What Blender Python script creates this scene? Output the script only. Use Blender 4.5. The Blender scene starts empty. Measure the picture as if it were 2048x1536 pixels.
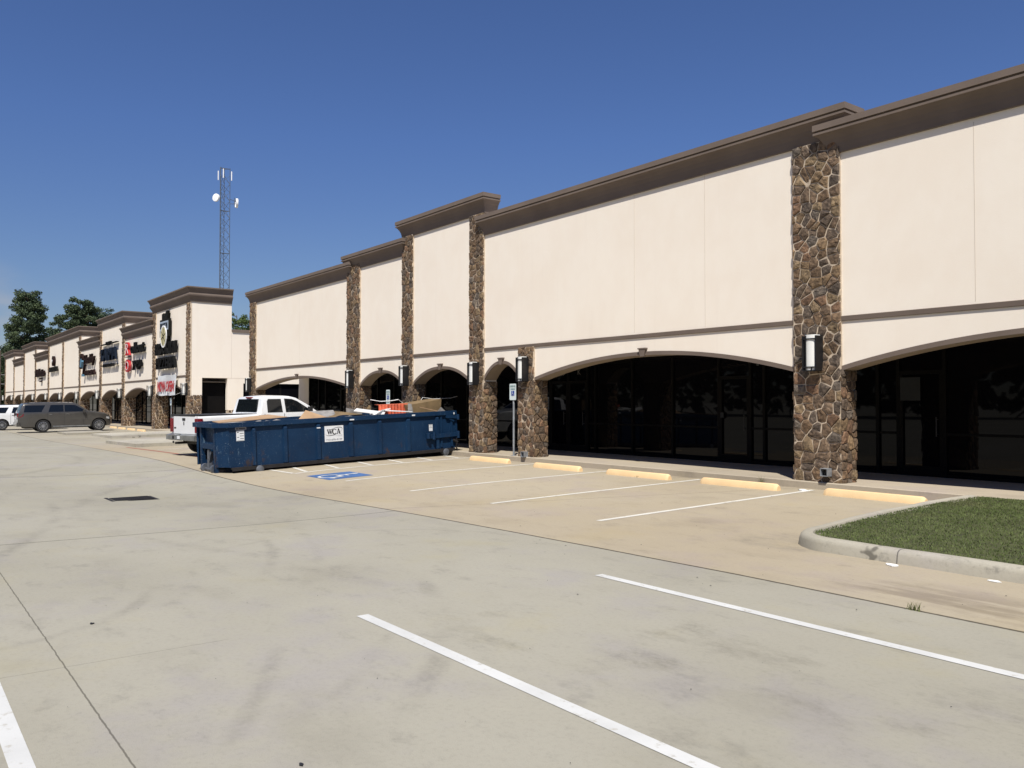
import bpy, bmesh, math, random
import numpy as np
from mathutils import Vector, Matrix
random.seed(7); rng = np.random.default_rng(11)
C = bpy.context.scene.collection
S = bpy.context.scene
R_ = math.radians

# ------------------------------------------------------------------ camera
cam = bpy.data.cameras.new("camera"); co = bpy.data.objects.new("camera", cam); C.objects.link(co)
cam.sensor_width = 36; cam.lens = 1660/2048*36; cam.clip_start = .05; cam.clip_end = 3000
_f = 1660.; _d = np.array([-235.-1024, 804.-768, _f]); _a = _d/np.linalg.norm(_d)
_p = math.atan2(36., _f); _u = np.array([0, -math.cos(_p), math.sin(_p)]); _u = _u-_a*(_a@_u); _u /= np.linalg.norm(_u)
RM = np.stack([-_a, np.cross(_u, -_a), _u])
right, up, back = RM@np.array([1, 0, 0]), RM@np.array([0, -1, 0]), -(RM@np.array([0, 0, 1]))
co.matrix_world = Matrix(((right[0], up[0], back[0], 0), (right[1], up[1], back[1], 0), (right[2], up[2], back[2], 1.75), (0, 0, 0, 1)))
S.camera = co

# ------------------------------------------------------------------ light
SUN = Vector((1.1, -1.0, 2.2)).normalized()
w = bpy.data.worlds.new("World"); S.world = w; w.use_nodes = True
nt = w.node_tree; nt.nodes.clear()
out = nt.nodes.new("ShaderNodeOutputWorld"); bg = nt.nodes.new("ShaderNodeBackground"); sky = nt.nodes.new("ShaderNodeTexSky")
sky.sky_type = 'NISHITA'; sky.sun_disc = False
sky.sun_elevation = math.asin(SUN.z); sky.sun_rotation = math.atan2(SUN.x, SUN.y)
sky.air_density = 1.0; sky.dust_density = .25; sky.ozone_density = 3.6; sky.altitude = 0
bg.inputs[1].default_value = .066
# a thin cloud low down at the far left of the street (a direction in the world)
tc = nt.nodes.new("ShaderNodeTexCoord"); nz = nt.nodes.new("ShaderNodeTexNoise"); nz.inputs['Scale'].default_value = 9; nz.inputs['Detail'].default_value = 6
mp = nt.nodes.new("ShaderNodeMapping"); mp.inputs['Scale'].default_value = (1, 1, 4)
dotn = nt.nodes.new("ShaderNodeVectorMath"); dotn.operation = 'DISTANCE'
cd = RM@np.array([-60-1024, 640-768, 1660.]); cd /= np.linalg.norm(cd)
dotn.inputs[1].default_value = tuple(cd)
mr = nt.nodes.new("ShaderNodeMapRange"); mr.inputs[1].default_value = .075; mr.inputs[2].default_value = .02; mr.inputs[3].default_value = 0; mr.inputs[4].default_value = 1; mr.interpolation_type = 'SMOOTHSTEP'
m2 = nt.nodes.new("ShaderNodeMapRange"); m2.inputs[1].default_value = .4; m2.inputs[2].default_value = .75
mu = nt.nodes.new("ShaderNodeMath"); mu.operation = 'MULTIPLY'
mx = nt.nodes.new("ShaderNodeMix"); mx.data_type = 'RGBA'; mx.inputs[7].default_value = (5.2, 5.3, 5.8, 1)
L = nt.links.new
L(tc.outputs['Generated'], dotn.inputs[0]); L(dotn.outputs['Value'], mr.inputs[0])
L(tc.outputs['Generated'], mp.inputs[0]); L(mp.outputs[0], nz.inputs[0]); L(nz.outputs[0], m2.inputs[0])
tint = nt.nodes.new('ShaderNodeMix'); tint.data_type = 'RGBA'; tint.blend_type = 'MULTIPLY'; tint.inputs[0].default_value = 1; tint.inputs[7].default_value = (.71, .83, 1.16, 1)
sepw = nt.nodes.new('ShaderNodeSeparateXYZ'); L(tc.outputs['Generated'], sepw.inputs[0]); lowm = nt.nodes.new('ShaderNodeMapRange'); lowm.inputs[1].default_value = 0; lowm.inputs[2].default_value = .30
L(sepw.outputs[2], lowm.inputs[0]); low = nt.nodes.new('ShaderNodeMix'); low.data_type = 'RGBA'; low.inputs[6].default_value = (1.02, .88, .70, 1); low.inputs[7].default_value = (1, 1, 1, 1); L(lowm.outputs[0], low.inputs[0])
low2 = nt.nodes.new('ShaderNodeMix'); low2.data_type = 'RGBA'; low2.blend_type = 'MULTIPLY'; low2.inputs[0].default_value = 1; L(low.outputs[2], low2.inputs[7])
L(mr.outputs[0], mu.inputs[0]); L(m2.outputs[0], mu.inputs[1]); L(mu.outputs[0], mx.inputs[0])
L(sky.outputs[0], tint.inputs[6]); L(tint.outputs[2], low2.inputs[6]); L(low2.outputs[2], mx.inputs[6]); L(mx.outputs[2], bg.inputs[0]); L(bg.outputs[0], out.inputs[0])
sl = bpy.data.lights.new("sun", 'SUN'); sl.energy = 4.9; sl.angle = R_(.53); sl.color = (1, .955, .875)
so = bpy.data.objects.new("sun", sl); C.objects.link(so); so.rotation_euler = SUN.to_track_quat('Z', 'Y').to_euler()
S.view_settings.view_transform = 'Standard'; S.view_settings.look = 'None'; S.view_settings.gamma = 1
S.view_settings.exposure = .3
S.cycles.max_bounces = 6

# ------------------------------------------------------------------ node helpers
class NT:
    def __init__(s, name):
        s.m = bpy.data.materials.new(name); s.m.use_nodes = True; s.t = s.m.node_tree
        s.b = s.t.nodes['Principled BSDF']
    def n(s, ty, **k):
        x = s.t.nodes.new(ty)
        for a, b in k.items(): setattr(x, a, b)
        return x
    def put(s, inp, v):
        if isinstance(v, bpy.types.NodeSocket): s.t.links.new(v, inp)
        else: inp.default_value = v
    def math(s, op, a, b=0., c=0., clamp=False):
        x = s.n('ShaderNodeMath', operation=op, use_clamp=clamp); s.put(x.inputs[0], a); s.put(x.inputs[1], b)
        s.put(x.inputs[2], c); return x.outputs[0]
    def mix(s, f, a, b, mode='MIX'):
        x = s.n('ShaderNodeMix', data_type='RGBA', blend_type=mode)
        s.put(x.inputs[0], f); s.put(x.inputs[6], a if not isinstance(a, tuple) else (*a[:3], 1)); s.put(x.inputs[7], b if not isinstance(b, tuple) else (*b[:3], 1)); return x.outputs[2]
    def ramp(s, v, a, b, lo=0., hi=1., smooth=True):
        x = s.n('ShaderNodeMapRange'); x.interpolation_type = 'SMOOTHSTEP' if smooth else 'LINEAR'
        s.put(x.inputs[0], v); s.put(x.inputs[1], a); s.put(x.inputs[2], b); s.put(x.inputs[3], lo); s.put(x.inputs[4], hi); return x.outputs[0]
    def pos(s, world=False):
        if world: return s.n('ShaderNodeNewGeometry').outputs['Position']
        return s.n('ShaderNodeTexCoord').outputs['Object']
    def noise(s, vec, scale, detail=3, rough=.55, sc=(1, 1, 1), off=(0, 0, 0)):
        m = s.n('ShaderNodeMapping'); s.put(m.inputs[0], vec); m.inputs['Scale'].default_value = sc; m.inputs['Location'].default_value = off
        x = s.n('ShaderNodeTexNoise'); s.t.links.new(m.outputs[0], x.inputs[0]); x.inputs['Scale'].default_value = scale
        x.inputs['Detail'].default_value = detail; x.inputs['Roughness'].default_value = rough; return x.outputs[0]
    def bump(s, h, st=.3, dist=.01):
        x = s.n('ShaderNodeBump'); x.inputs['Strength'].default_value = st; x.inputs['Distance'].default_value = dist
        s.put(x.inputs['Height'], h); s.t.links.new(x.outputs[0], s.b.inputs['Normal'])
    def fin(s, col, rough=.8, metal=0, spec=.5):
        s.put(s.b.inputs['Base Color'], col if not isinstance(col, tuple) else (*col[:3], 1))
        s.put(s.b.inputs['Roughness'], rough); s.put(s.b.inputs['Metallic'], metal); s.b.inputs['Specular IOR Level'].default_value = spec
        return s.m

def mat(name, col, rough=.7, metal=0, spec=.5, var=.12, scale=3., bump=0., bscale=60., dirt=None, coat=0):
    N = NT(name); P = N.pos()
    n1 = N.noise(P, scale, 4)
    c = N.mix(N.ramp(n1, .3, .7), tuple(x*(1-var) for x in col), tuple(min(1, x*(1+var)) for x in col))
    if dirt:
        n2 = N.noise(P, dirt[1], 6, .65, off=(3, 7, 1)); c = N.mix(N.ramp(n2, dirt[2], dirt[2]+.14), c, dirt[0])
    if bump: N.bump(N.noise(P, bscale, 3), bump, .005)
    if coat: N.b.inputs['Coat Weight'].default_value = coat; N.b.inputs['Coat Roughness'].default_value = .05
    return N.fin(c, rough, metal, spec)

M = {}
def stucco():
    N = NT('stucco'); P = N.pos(True)
    a = N.noise(P, .35, 4, .6); b = N.noise(P, 2.2, 4, .6, sc=(1, 1, .6))
    v = N.math('ADD', N.math('MULTIPLY', a, .6), N.math('MULTIPLY', b, .4))
    c = N.mix(N.ramp(v, .38, .62), (.83, .745, .635), (.855, .78, .675))
    # faint rain streaks
    st = N.noise(P, 5, 3, .5, sc=(1, 1, .06)); c = N.mix(N.math('MULTIPLY', N.ramp(st, .62, .78), .05), c, (.52, .43, .34))
    N.bump(N.noise(P, 90, 3), .35, .004); return N.fin(c, .92, 0, .25)
M['stucco'] = stucco()
M['joint'] = mat('stucco_joint', (.58, .50, .42), .9, var=.05)
M['taupe'] = mat('taupe_trim', (.160, .124, .101), .88, var=.07, scale=1.5, bump=.25, bscale=80, spec=.3)
M['archsoffit'] = mat('taupe_soffit', (.27, .215, .16), .85, var=.06, scale=1.5, bump=.2, spec=.3)
M['mortar'] = mat('mortar', (.50, .41, .31), .95, var=.2, scale=9, bump=.6, bscale=40, spec=.2)
M['mortarlt'] = mat('pale_mortar', (.58, .47, .35), .95, var=.14, scale=9)
def stone():
    N = NT('field_stone'); P = N.pos(True)
    at = N.n('ShaderNodeVertexColor'); at.layer_name = 'Col'
    n = N.noise(P, 14, 5, .65); n2 = N.noise(P, 55, 4, .6); n3 = N.noise(P, 5, 2, .5)
    c = N.mix(N.ramp(n, .3, .72), N.mix(1, at.outputs[0], (.52, .50, .50), 'MULTIPLY'), N.mix(1, at.outputs[0], (1.6, 1.52, 1.42), 'MULTIPLY'))
    c = N.mix(N.math('MULTIPLY', N.ramp(n2, .55, .75), .4), c, (.25, .185, .12))
    N.bump(N.math('ADD', n, N.math('MULTIPLY', n2, .35)), .8, .03); return N.fin(c, .85, 0, .3)
M['stone'] = stone()
M['glass'] = NT('dark_glass').fin((.004, .004, .0055), .02, 0, .15)
M['frame'] = mat('bronze_frame', (.007, .0065, .0065), .5, spec=.08, var=.1)
M['handle'] = mat('door_handle_metal', (.05, .05, .052), .4, .6)
M['ceiling'] = mat('arcade_ceiling', (.30, .26, .22), .9)
M['black'] = mat('black_metal', (.012, .012, .013), .45, spec=.4)
M['lens'] = mat('lamp_lens', (.80, .80, .76), .35, var=.03)
M['roof'] = mat('roof_membrane', (.35, .34, .32), .9)
M['galv'] = mat('galvanised_steel', (.34, .36, .38), .45, .5, scale=8, var=.2)
M['white'] = mat('white_plastic', (.80, .80, .79), .5, var=.04)
M['paper'] = mat('paper', (.75, .75, .72), .8, var=.05)

def concrete(name, cols, kind=''):
    N = NT(name); P = N.pos(True)
    sep = N.n('ShaderNodeSeparateXYZ'); N.t.links.new(P, sep.inputs[0]); X, Y = sep.outputs[0], sep.outputs[1]
    big = N.noise(P, .16, 5, .6); mid = N.noise(P, .9, 5, .62, sc=(.6, 1, 1)); fine = N.noise(P, 26, 4, .7); spk = N.noise(P, 120, 2, .6)
    mott = N.noise(P, 2.2, 8, .75, sc=(.7, 1.1, 1), off=(5, 2, 0))
    grey = N.mix(N.ramp(big, .35, .65), cols[0], cols[1])
    if kind == 'lot':
        tan = N.mix(N.ramp(big, .35, .65), cols[2], cols[3])
        wob = N.math('MULTIPLY', N.math('SUBTRACT', N.noise(P, .22, 2), .5), .10)
        ym = N.math('ADD', Y, wob)
        ym = N.math('SUBTRACT', ym, N.math('MULTIPLY', N.ramp(X, -14., -4., 0, 1), .22))
        far = N.ramp(X, -45., -34., 0, 1)
        c = N.mix(N.math('MULTIPLY', N.ramp(ym, 6.70, 6.72, 0, 1, False), N.math('ADD', .35, N.math('MULTIPLY', far, .65))), grey, tan)
    else: c = grey
    hue = N.noise(P, .55, 5, .65, off=(11, 6, 0)); c = N.mix(N.math('MULTIPLY', N.ramp(hue, .50, .68), .75), c, N.mix(1, c, (.93, .92, 1.04), 'MULTIPLY')); c = N.mix(N.math('MULTIPLY', N.ramp(hue, .46, .30), .7), c, N.mix(1, c, (1.02, 1.0, .90), 'MULTIPLY'))
    c = N.mix(N.math('MULTIPLY', N.ramp(mid, .52, .72), .40), c, N.mix(1, c, (.74, .73, .73), 'MULTIPLY'))
    c = N.mix(N.math('MULTIPLY', N.ramp(mott, .52, .72), .60), c, N.mix(1, c, (.68, .68, .70), 'MULTIPLY'))
    c = N.mix(N.math('MULTIPLY', N.ramp(mott, .44, .28), .35), c, N.mix(1, c, (1.12, 1.11, 1.09), 'MULTIPLY'))
    c = N.mix(N.math('MULTIPLY', N.ramp(fine, .45, .8), .42), c, N.mix(1, c, (.72, .72, .72), 'MULTIPLY'))
    c = N.mix(N.math('MULTIPLY', N.ramp(spk, .58, .76), .34), c, N.mix(1, c, (.5, .5, .5), 'MULTIPLY'))
    if kind == 'kerb':
        g = N.ramp(N.noise(P, 3.5, 6, .75, off=(8, 2, 0)), .55, .7); c = N.mix(N.math('MULTIPLY', g, .55), c, (.13, .125, .11))
        c = N.mix(N.math('MULTIPLY', N.ramp(N.noise(P, 2.2, 3, .6, off=(1, 1, 5)), .66, .70), .7), c, (.06, .055, .045))
        jx = N.math('ABSOLUTE', N.math('SUBTRACT', N.math('FRACT', N.math('DIVIDE', X, 3.1)), .5)); c = N.mix(N.ramp(jx, .0015, .003, .8, 0), c, (.08, .075, .07))
    if kind == 'lot':
        def dark(c, mask, amt, k=(.45, .44, .44)): return N.mix(N.math('MULTIPLY', mask, amt), c, N.mix(1, c, k, 'MULTIPLY'))
        def line(v, at, wd):   # 1 on the line
            return N.ramp(N.math('ABSOLUTE', N.math('SUBTRACT', v, at)), wd*.6, wd*1.4, 1, 0)
        jn = N.math('MULTIPLY', N.math('SUBTRACT', N.noise(P, 9, 4), .5), .018)
        yj = N.math('ADD', ym, jn); xj = N.math('ADD', X, jn)
        c = dark(c, line(yj, 6.71, .021), .9, (.16, .15, .13))
        c = dark(c, line(N.math('ADD', Y, jn), .985, .005), .75, (.25, .24, .22))
        for x0, wd, am in ((-12.02, .015, .9), (-23.25, .022, .9), (-34.5, .02, .7), (-46, .025, .6), (-58, .03, .6), (-70, .03, .5), (-.6, .009, .8)):
            c = dark(c, N.math('MULTIPLY', line(xj, x0, wd), N.ramp(Y, 6.75, 6.7, 0, 1)), am, (.25, .24, .22))
        c = dark(c, N.math('MULTIPLY', line(xj, -6.18, .004), N.ramp(Y, 2.1, 2.0, 0, 1)), .5, (.35, .34, .33))
        dg = N.math('SUBTRACT', N.math('ADD', xj, 12.37), N.math('MULTIPLY', N.math('SUBTRACT', Y, 6.72), .40))
        c = dark(c, N.math('MULTIPLY', line(dg, 0, .010), N.ramp(Y, 6.6, 6.75, 0, 1)), .8, (.3, .29, .27))
        # tyre scuffs: arcs of rings
        brk = N.ramp(N.noise(P, .8, 4, .7, off=(9, 1, 0)), .38, .62)
        tread = N.ramp(N.noise(P, 18, 3, .7), .35, .65, .5, 1)
        def arc(cx, cy, r, wd, amt, x0, x1, soft=.6):
            d = N.math('SQRT', N.math('ADD', N.math('POWER', N.math('SUBTRACT', X, cx), 2.), N.math('POWER', N.math('SUBTRACT', Y, cy), 2.)))
            d = N.math('ADD', d, N.math('MULTIPLY', N.math('SUBTRACT', mid, .5), .12))
            m = N.ramp(N.math('ABSOLUTE', N.math('SUBTRACT', d, r)), 0., wd, 1, 0)
            m = N.math('MULTIPLY', m, N.math('MULTIPLY', N.ramp(X, x0, x0+soft, 0, 1), N.ramp(X, x1-soft, x1, 1, 0)))
            return N.math('MULTIPLY', N.math('MULTIPLY', m, brk), N.math('MULTIPLY', tread, amt*.95))
        for a in ((-8.83, .05, 2.04, .11, .55, -8.6, -6.75, .3), (-8.73, -1.53, 6.0, .14, .50, -7.3, -3.6, .5), (-8.73, -1.53, 5.55, .10, .28, -6.8, -4., .5),
                  (-9.27, -5.76, 8.75, .11, .42, -5.9, -4.1, .3), (-18.1, -15.2, 17.7, .16, .45, -18., -10.2, .6), (-18.1, -15.2, 16.2, .16, .30, -18., -10.2, .6), (-8.45, 4.58, 2.04, .10, .36, -10.8, -8.5, .4),
                  (-12.1, -3.9, 8.0, .11, .42, -10.8, -7.8, .3), (-12.4, -4.2, 8.9, .10, .3, -10.8, -7.4, .3), (-14, 14, 11.5, .2, .3, -25, -9, .6), (-30, -4, 9., .25, .4, -40, -18, .6)):
            c = N.mix(arc(*a), c, N.mix(1, c, (.52, .51, .53), 'MULTIPLY'))
        # oily drag stains of the parking row on the right
        stn = N.math('MULTIPLY', N.ramp(N.noise(P, 1.3, 8, .72, sc=(.75, 1.3, 1), off=(2, 4, 0)), .50, .70), N.ramp(N.noise(P, 30, 4, .7), .3, .62, .45, 1))
        box = N.math('MULTIPLY', N.math('MULTIPLY', N.ramp(X, -7., -4.5, 0, 1), N.ramp(Y, 2.6, 3.6, 0, 1)), N.ramp(Y, 5.6, 4.9, 0, 1))
        c = dark(c, N.math('MULTIPLY', stn, box), .55, (.55, .54, .52))
        wet = N.math('MULTIPLY', N.math('MULTIPLY', N.ramp(X, -4.9, -3.9, 0, 1), N.ramp(Y, 7.0, 7.25, 0, 1)), N.ramp(Y, 8.3, 7.6, 0, 1))
        c = dark(c, N.math('MULTIPLY', wet, N.ramp(N.noise(P, 1.4, 5, .6, sc=(.5, 2.2, 1)), .42, .6)), .6, (.5, .47, .44))
        # grime in the gutter and round the kerb nose
        c = dark(c, N.math('MULTIPLY', N.ramp(Y, 13.55, 14.05, 0, 1), N.ramp(mott, .35, .6)), .35, (.5, .5, .5))
        dn = N.math('SQRT', N.math('ADD', N.math('POWER', N.math('SUBTRACT', X, -6.1), 2.), N.math('POWER', N.math('MULTIPLY', N.math('SUBTRACT', Y, 9.), 1.3), 2.)))
        c = dark(c, N.math('MULTIPLY', N.ramp(dn, .95, .55, 0, 1), N.ramp(mott, .35, .6)), .45, (.62, .64, .72))
    N.bump(N.math('ADD', N.math('MULTIPLY', fine, .5), spk), .35, .004)
    return N.fin(c, .88, 0, .3)
M['lot'] = concrete('lot_concrete', [(.292, .274, .219), (.335, .316, .258), (.345, .292, .208), (.375, .325, .240)], 'lot')
M['walk'] = concrete('walk_concrete', [(.36, .31, .235), (.42, .36, .275)])
M['kerb'] = concrete('kerb_concrete', [(.33, .305, .245), (.45, .42, .35)], 'kerb')
M['paint'] = mat('road_paint', (.55, .55, .53), .7, var=.07, scale=2, dirt=((.42, .40, .35), 12, .56), bump=.2)
M['paintold'] = mat('worn_road_paint', (.60, .58, .52), .8, var=.08, scale=2, dirt=((.42, .38, .31), 7, .55))
M['blue'] = mat('blue_road_paint', (.05, .12, .29), .7, var=.12, scale=2, dirt=((.25, .25, .26), 9, .62))
M['red'] = mat('red_road_paint', (.30, .09, .06), .8, var=.1, dirt=((.36, .28, .21), 5, .56))
M['stop'] = mat('yellow_stop_paint', (.74, .53, .29), .75, var=.07, scale=2, bump=.3, dirt=((.50, .37, .22), 12, .66))

# ------------------------------------------------------------------ mesh helpers
class MB:
    def __init__(s): s.v = []; s.f = []; s.m = []; s.c = []; s.cur = 0; s.col = None
    def add(s, vs, fs, col=None):
        o = len(s.v); s.v += [tuple(float(q) for q in x) for x in vs]
        for f in fs: s.f.append([i+o for i in f]); s.m.append(s.cur); s.c.append(col or (1, 1, 1))
        return s
    def box(s, x0, x1, y0, y1, z0, z1, col=None):
        return s.add([(x, y, z) for z in (z0, z1) for y in (y0, y1) for x in (x0, x1)],
                     [(0, 2, 3, 1), (4, 5, 7, 6), (0, 1, 5, 4), (2, 6, 7, 3), (0, 4, 6, 2), (1, 3, 7, 5)], col)
    def obox(s, c, ax, ay, az, col=None):      # oriented box: centre and half axes
        c, ax, ay, az = map(Vector, (c, ax, ay, az))
        return s.add([c+i*ax+j*ay+k*az for k in (-1, 1) for j in (-1, 1) for i in (-1, 1)],
                     [(0, 2, 3, 1), (4, 5, 7, 6), (0, 1, 5, 4), (2, 6, 7, 3), (0, 4, 6, 2), (1, 3, 7, 5)], col)
    def tube(s, a, b, r, n=8, r2=None):
        a, b = Vector(a), Vector(b); d = (b-a).normalized(); t = d.orthogonal().normalized(); q = d.cross(t)
        r2 = r if r2 is None else r2; vs = []
        for p, rr in ((a, r), (b, r2)):
            for i in range(n):
                an = 2*math.pi*i/n; vs.append(p+t*rr*math.cos(an)+q*rr*math.sin(an))
        fs = [(i, (i+1) % n, n+(i+1) % n, n+i) for i in range(n)]+[tuple(range(n))[::-1], tuple(range(n, 2*n))]
        return s.add(vs, fs)
    def bar(s, a, b, wd, ht, upv=(0, 0, 1)):
        a, b = Vector(a), Vector(b); d = (b-a); h = d/2; sd = d.cross(Vector(upv)).normalized()*wd/2; u2 = sd.cross(d).normalized()*ht/2
        return s.obox((a+b)/2, h, sd, u2)
    def prism(s, pts, axis, t0, t1):           # polygon pts (a,b) extruded along axis 'x','y' or 'z'
        def mk(a, b, t): return {'x': (t, a, b), 'y': (a, t, b), 'z': (a, b, t)}[axis]
        n = len(pts); vs = [mk(a, b, t0) for a, b in pts]+[mk(a, b, t1) for a, b in pts]
        return s.add(vs, [tuple(range(n)), tuple(range(n, 2*n))[::-1]]+[(i, n+i, n+(i+1) % n, (i+1) % n) for i in range(n)])
    def lathe(s, prof, c, axis='x', n=24):     # prof (r, t)
        vs = []
        for r, t in prof:
            for i in range(n):
                a = 2*math.pi*i/n; u, v = r*math.cos(a), r*math.sin(a)
                vs.append({'x': (c[0]+t, c[1]+u, c[2]+v), 'y': (c[0]+u, c[1]+t, c[2]+v), 'z': (c[0]+u, c[1]+v, c[2]+t)}[axis])
        fs = []
        for k in range(len(prof)-1):
            for i in range(n): fs.append((k*n+i, k*n+(i+1) % n, (k+1)*n+(i+1) % n, (k+1)*n+i))
        return s.add(vs, fs)
    def build(s, name, mats, parent=None, smooth=None, fix=True):
        me = bpy.data.meshes.new(name); me.from_pydata(s.v, [], s.f)
        if not isinstance(mats, (list, tuple)): mats = [mats]
        for m in mats: me.materials.append(m)
        me.polygons.foreach_set('material_index', s.m)
        if any(c != (1, 1, 1) for c in s.c):
            ca = me.color_attributes.new('Col', 'FLOAT_COLOR', 'CORNER')
            arr = []
            for f, c in zip(s.f, s.c): arr += [c[0], c[1], c[2], 1.]*len(f)
            ca.data.foreach_set('color', arr)
        if fix:
            bm = bmesh.new(); bm.from_mesh(me); bmesh.ops.recalc_face_normals(bm, faces=bm.faces); bm.to_mesh(me); bm.free()
        if smooth is not None: me.shade_smooth(); me.set_sharp_from_angle(angle=R_(smooth))
        o = bpy.data.objects.new(name, me); C.objects.link(o)
        if parent: o.parent = parent
        return o

def tag(o, label=None, cat=None, group=None, kind=None):
    if label: o['label'] = label
    if cat: o['category'] = cat
    if group: o['group'] = group
    if kind: o['kind'] = kind
    return o
def empty(name, loc, label, cat, group=None, rot=(0, 0, 0)):
    o = bpy.data.objects.new(name, None); C.objects.link(o); o.location = loc; o.rotation_euler = rot; o.empty_display_size = .2
    return tag(o, label, cat, group)
def kids(o): return [c for c in bpy.data.objects if c.parent == o]
def copy_tree(o, parent=None):
    c = o.copy(); C.objects.link(c)
    if parent: c.parent = parent
    for ch in kids(o): copy_tree(ch, c)
    return c
def struct(o): return tag(o, kind='structure')

def text_mesh(body, size, ext, bold=0., shear=0., spacing=1., xs=1.):
    cu = bpy.data.curves.new('t', 'FONT'); cu.body = body; cu.size = size; cu.extrude = ext/2; cu.offset = bold; cu.shear = shear
    cu.space_character = spacing; cu.resolution_u = 3
    o = bpy.data.objects.new('t', cu); C.objects.link(o); dg = bpy.context.evaluated_depsgraph_get(); dg.update()
    me = bpy.data.meshes.new_from_object(o.evaluated_get(dg)); bpy.data.objects.remove(o)
    vs = np.array([v.co[:] for v in me.vertices]); fs = [list(p.vertices) for p in me.polygons]; bpy.data.meshes.remove(me)
    vs[:, 0] *= xs
    return vs, fs
def text_on(mb, body, org, ux, uz, wd, ht, ext, **k):
    """letters filling a wd x ht box whose lower left corner is org; ux along the line, uz up"""
    vs, fs = text_mesh(body, 1, 0.0001 if ext == 0 else 1, **k)
    mn, mxx = vs.min(0), vs.max(0)
    ux, uz = Vector(ux).normalized(), Vector(uz).normalized(); un = ux.cross(uz)
    sx, sy = wd/(mxx[0]-mn[0]), ht/(mxx[1]-mn[1]); sz = 0 if ext == 0 else ext/(mxx[2]-mn[2])
    if ext == 0:
        keep = [f for f in fs if max(vs[i][2] for i in f)-min(vs[i][2] for i in f) < 1e-7 and vs[f[0]][2] > 0]; fs = keep
    pts = [Vector(org)+ux*(v[0]-mn[0])*sx+uz*(v[1]-mn[1])*sy+un*(v[2]-mn[2])*sz for v in vs]
    mb.add(pts, fs)

# ------------------------------------------------------------------ terrain
def sm(a, b, x): t = min(1, max(0, (x-a)/(b-a))); return t*t*(3-2*t)
def gz(x, y):
    return .1*min(1, max(0, (y-8.3)/6.0)) - .2*math.exp(-((x+18.5)/5.5)**2-((y-4.6)/3.3)**2) - .25*sm(0, 1, (-24-x)/32.)
def frange(a, b, s):
    n = max(1, int(round((b-a)/s))); return [a+(b-a)*i/n for i in range(n+1)]
xs = [-900, -500, -320, -250, -210]+frange(-190, -60, 2.5)+frange(-59, -24, 1.)+frange(-23.6, 6, .4)+[7, 9, 12, 20, 40, 90, 200, 500, 900]
ys = [-900, -500, -200, -90, -40, -20, -12]+frange(-9, -3.5, 1.)+frange(-3, 14.4, .4)+[16, 20, 30, 40, 60, 100, 200, 500, 900]
mb = MB(); nx = len(xs)
mb.add([(x, y, gz(x, y)) for y in ys for x in xs], [(j*nx+i, j*nx+i+1, (j+1)*nx+i+1, (j+1)*nx+i) for j in range(len(ys)-1) for i in range(nx-1)])
struct(mb.build('parking_lot_ground', M['lot'], smooth=60))

def strip(name, a, b, wd, m, dz=.004, step=.3):
    a, b = Vector((*a, 0)), Vector((*b, 0)); d = (b-a); n = max(1, int(d.length/step)); sd = d.normalized().cross(Vector((0, 0, 1)))*wd/2
    mb = MB(); vs = []
    for i in range(n+1):
        p = a+d*i/n
        for q in (p-sd, p+sd): vs.append((q.x, q.y, gz(q.x, q.y)+dz))
    mb.add(vs, [(2*i, 2*i+1, 2*i+3, 2*i+2) for i in range(n)])
    return struct(mb.build(name, m))
for y in (3.16, 5.80, .555, -2.1): strip('parking_line', (-6.2, y), (-.9, y), .105, M['paint'])
for x in (-17.35, -14.46, -11.7, -9.0): strip('parking_line', (x, 8.42), (x-.04, 13.95), .10, M['paintold'])
strip('parking_line', (-20.0, 8.30), (-20.5, 14.0), .10, M['paintold'])
strip('parking_line', (-20.05, 8.28), (-23.4, 8.05), .10, M['paintold'], dz=.006)
for y in (8.66, 9.60, 10.62, 11.62, 12.64, 13.62): strip('parking_line', (-20.1-.085*(y-8.3), y), (-23.4, y+.48), .10, M['paintold'], dz=.006)
for x in (-30.4, -33.1): strip('parking_line', (x, 8.3), (x, 13.9), .10, M['paintold'])
strip('fire_lane_line', (-27.2, 8.1), (-36.0, 7.86), .13, M['red'], dz=.005)
for k in range(6): strip('parking_line', (-56.9-2.76*k, 8.9), (-56.9-2.76*k, 13.9), .10, M['paintold'])

# painted accessibility symbol on the stall floor
def isa_lines():
    arc = [(.06+.30*math.cos(R_(a)), -.20+.30*math.sin(R_(a))) for a in range(128, 371, 14)]
    return [(arc, .075), ([(-.02, .38), (.0, .0), (.27, .0), (.40, -.36), (.50, -.32)], .085), ([(-.01, .20), (.20, .20)], .07)]
def isa(mb, fn):
    for pts, wd in isa_lines():
        for (a, b) in zip(pts[:-1], pts[1:]):
            d = Vector((b[0]-a[0], b[1]-a[1])); n = Vector((-d.y, d.x)).normalized()*wd/2; e = d.normalized()*wd*.3
            q = [Vector(a)-e-n, Vector(b)+e-n, Vector(b)+e+n, Vector(a)-e+n]
            mb.add([fn(*p) for p in q], [(0, 1, 2, 3)])
    mb.add([fn(-.03+.09*math.cos(t*math.pi/6), .50+.09*math.sin(t*math.pi/6)) for t in range(12)], [tuple(range(12))])
mb = MB(); vs = []
for j in range(6):
    for i in range(6):
        x, y = -19.2+1.3*i/5, 8.26+1.15*j/5; vs.append((x, y, gz(x, y)+.004))
mb.add(vs, [(j*6+i, j*6+i+1, (j+1)*6+i+1, (j+1)*6+i) for j in range(5) for i in range(5)])
struct(mb.build('blue_road_marking', M['blue']))
mb = MB(); isa(mb, lambda a, b: (-18.6+a*1.0, 8.80+b*.95, gz(-18.6+a, 8.80+b*.95)+.009))
struct(mb.build('wheelchair_road_marking', M['paint']))

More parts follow.
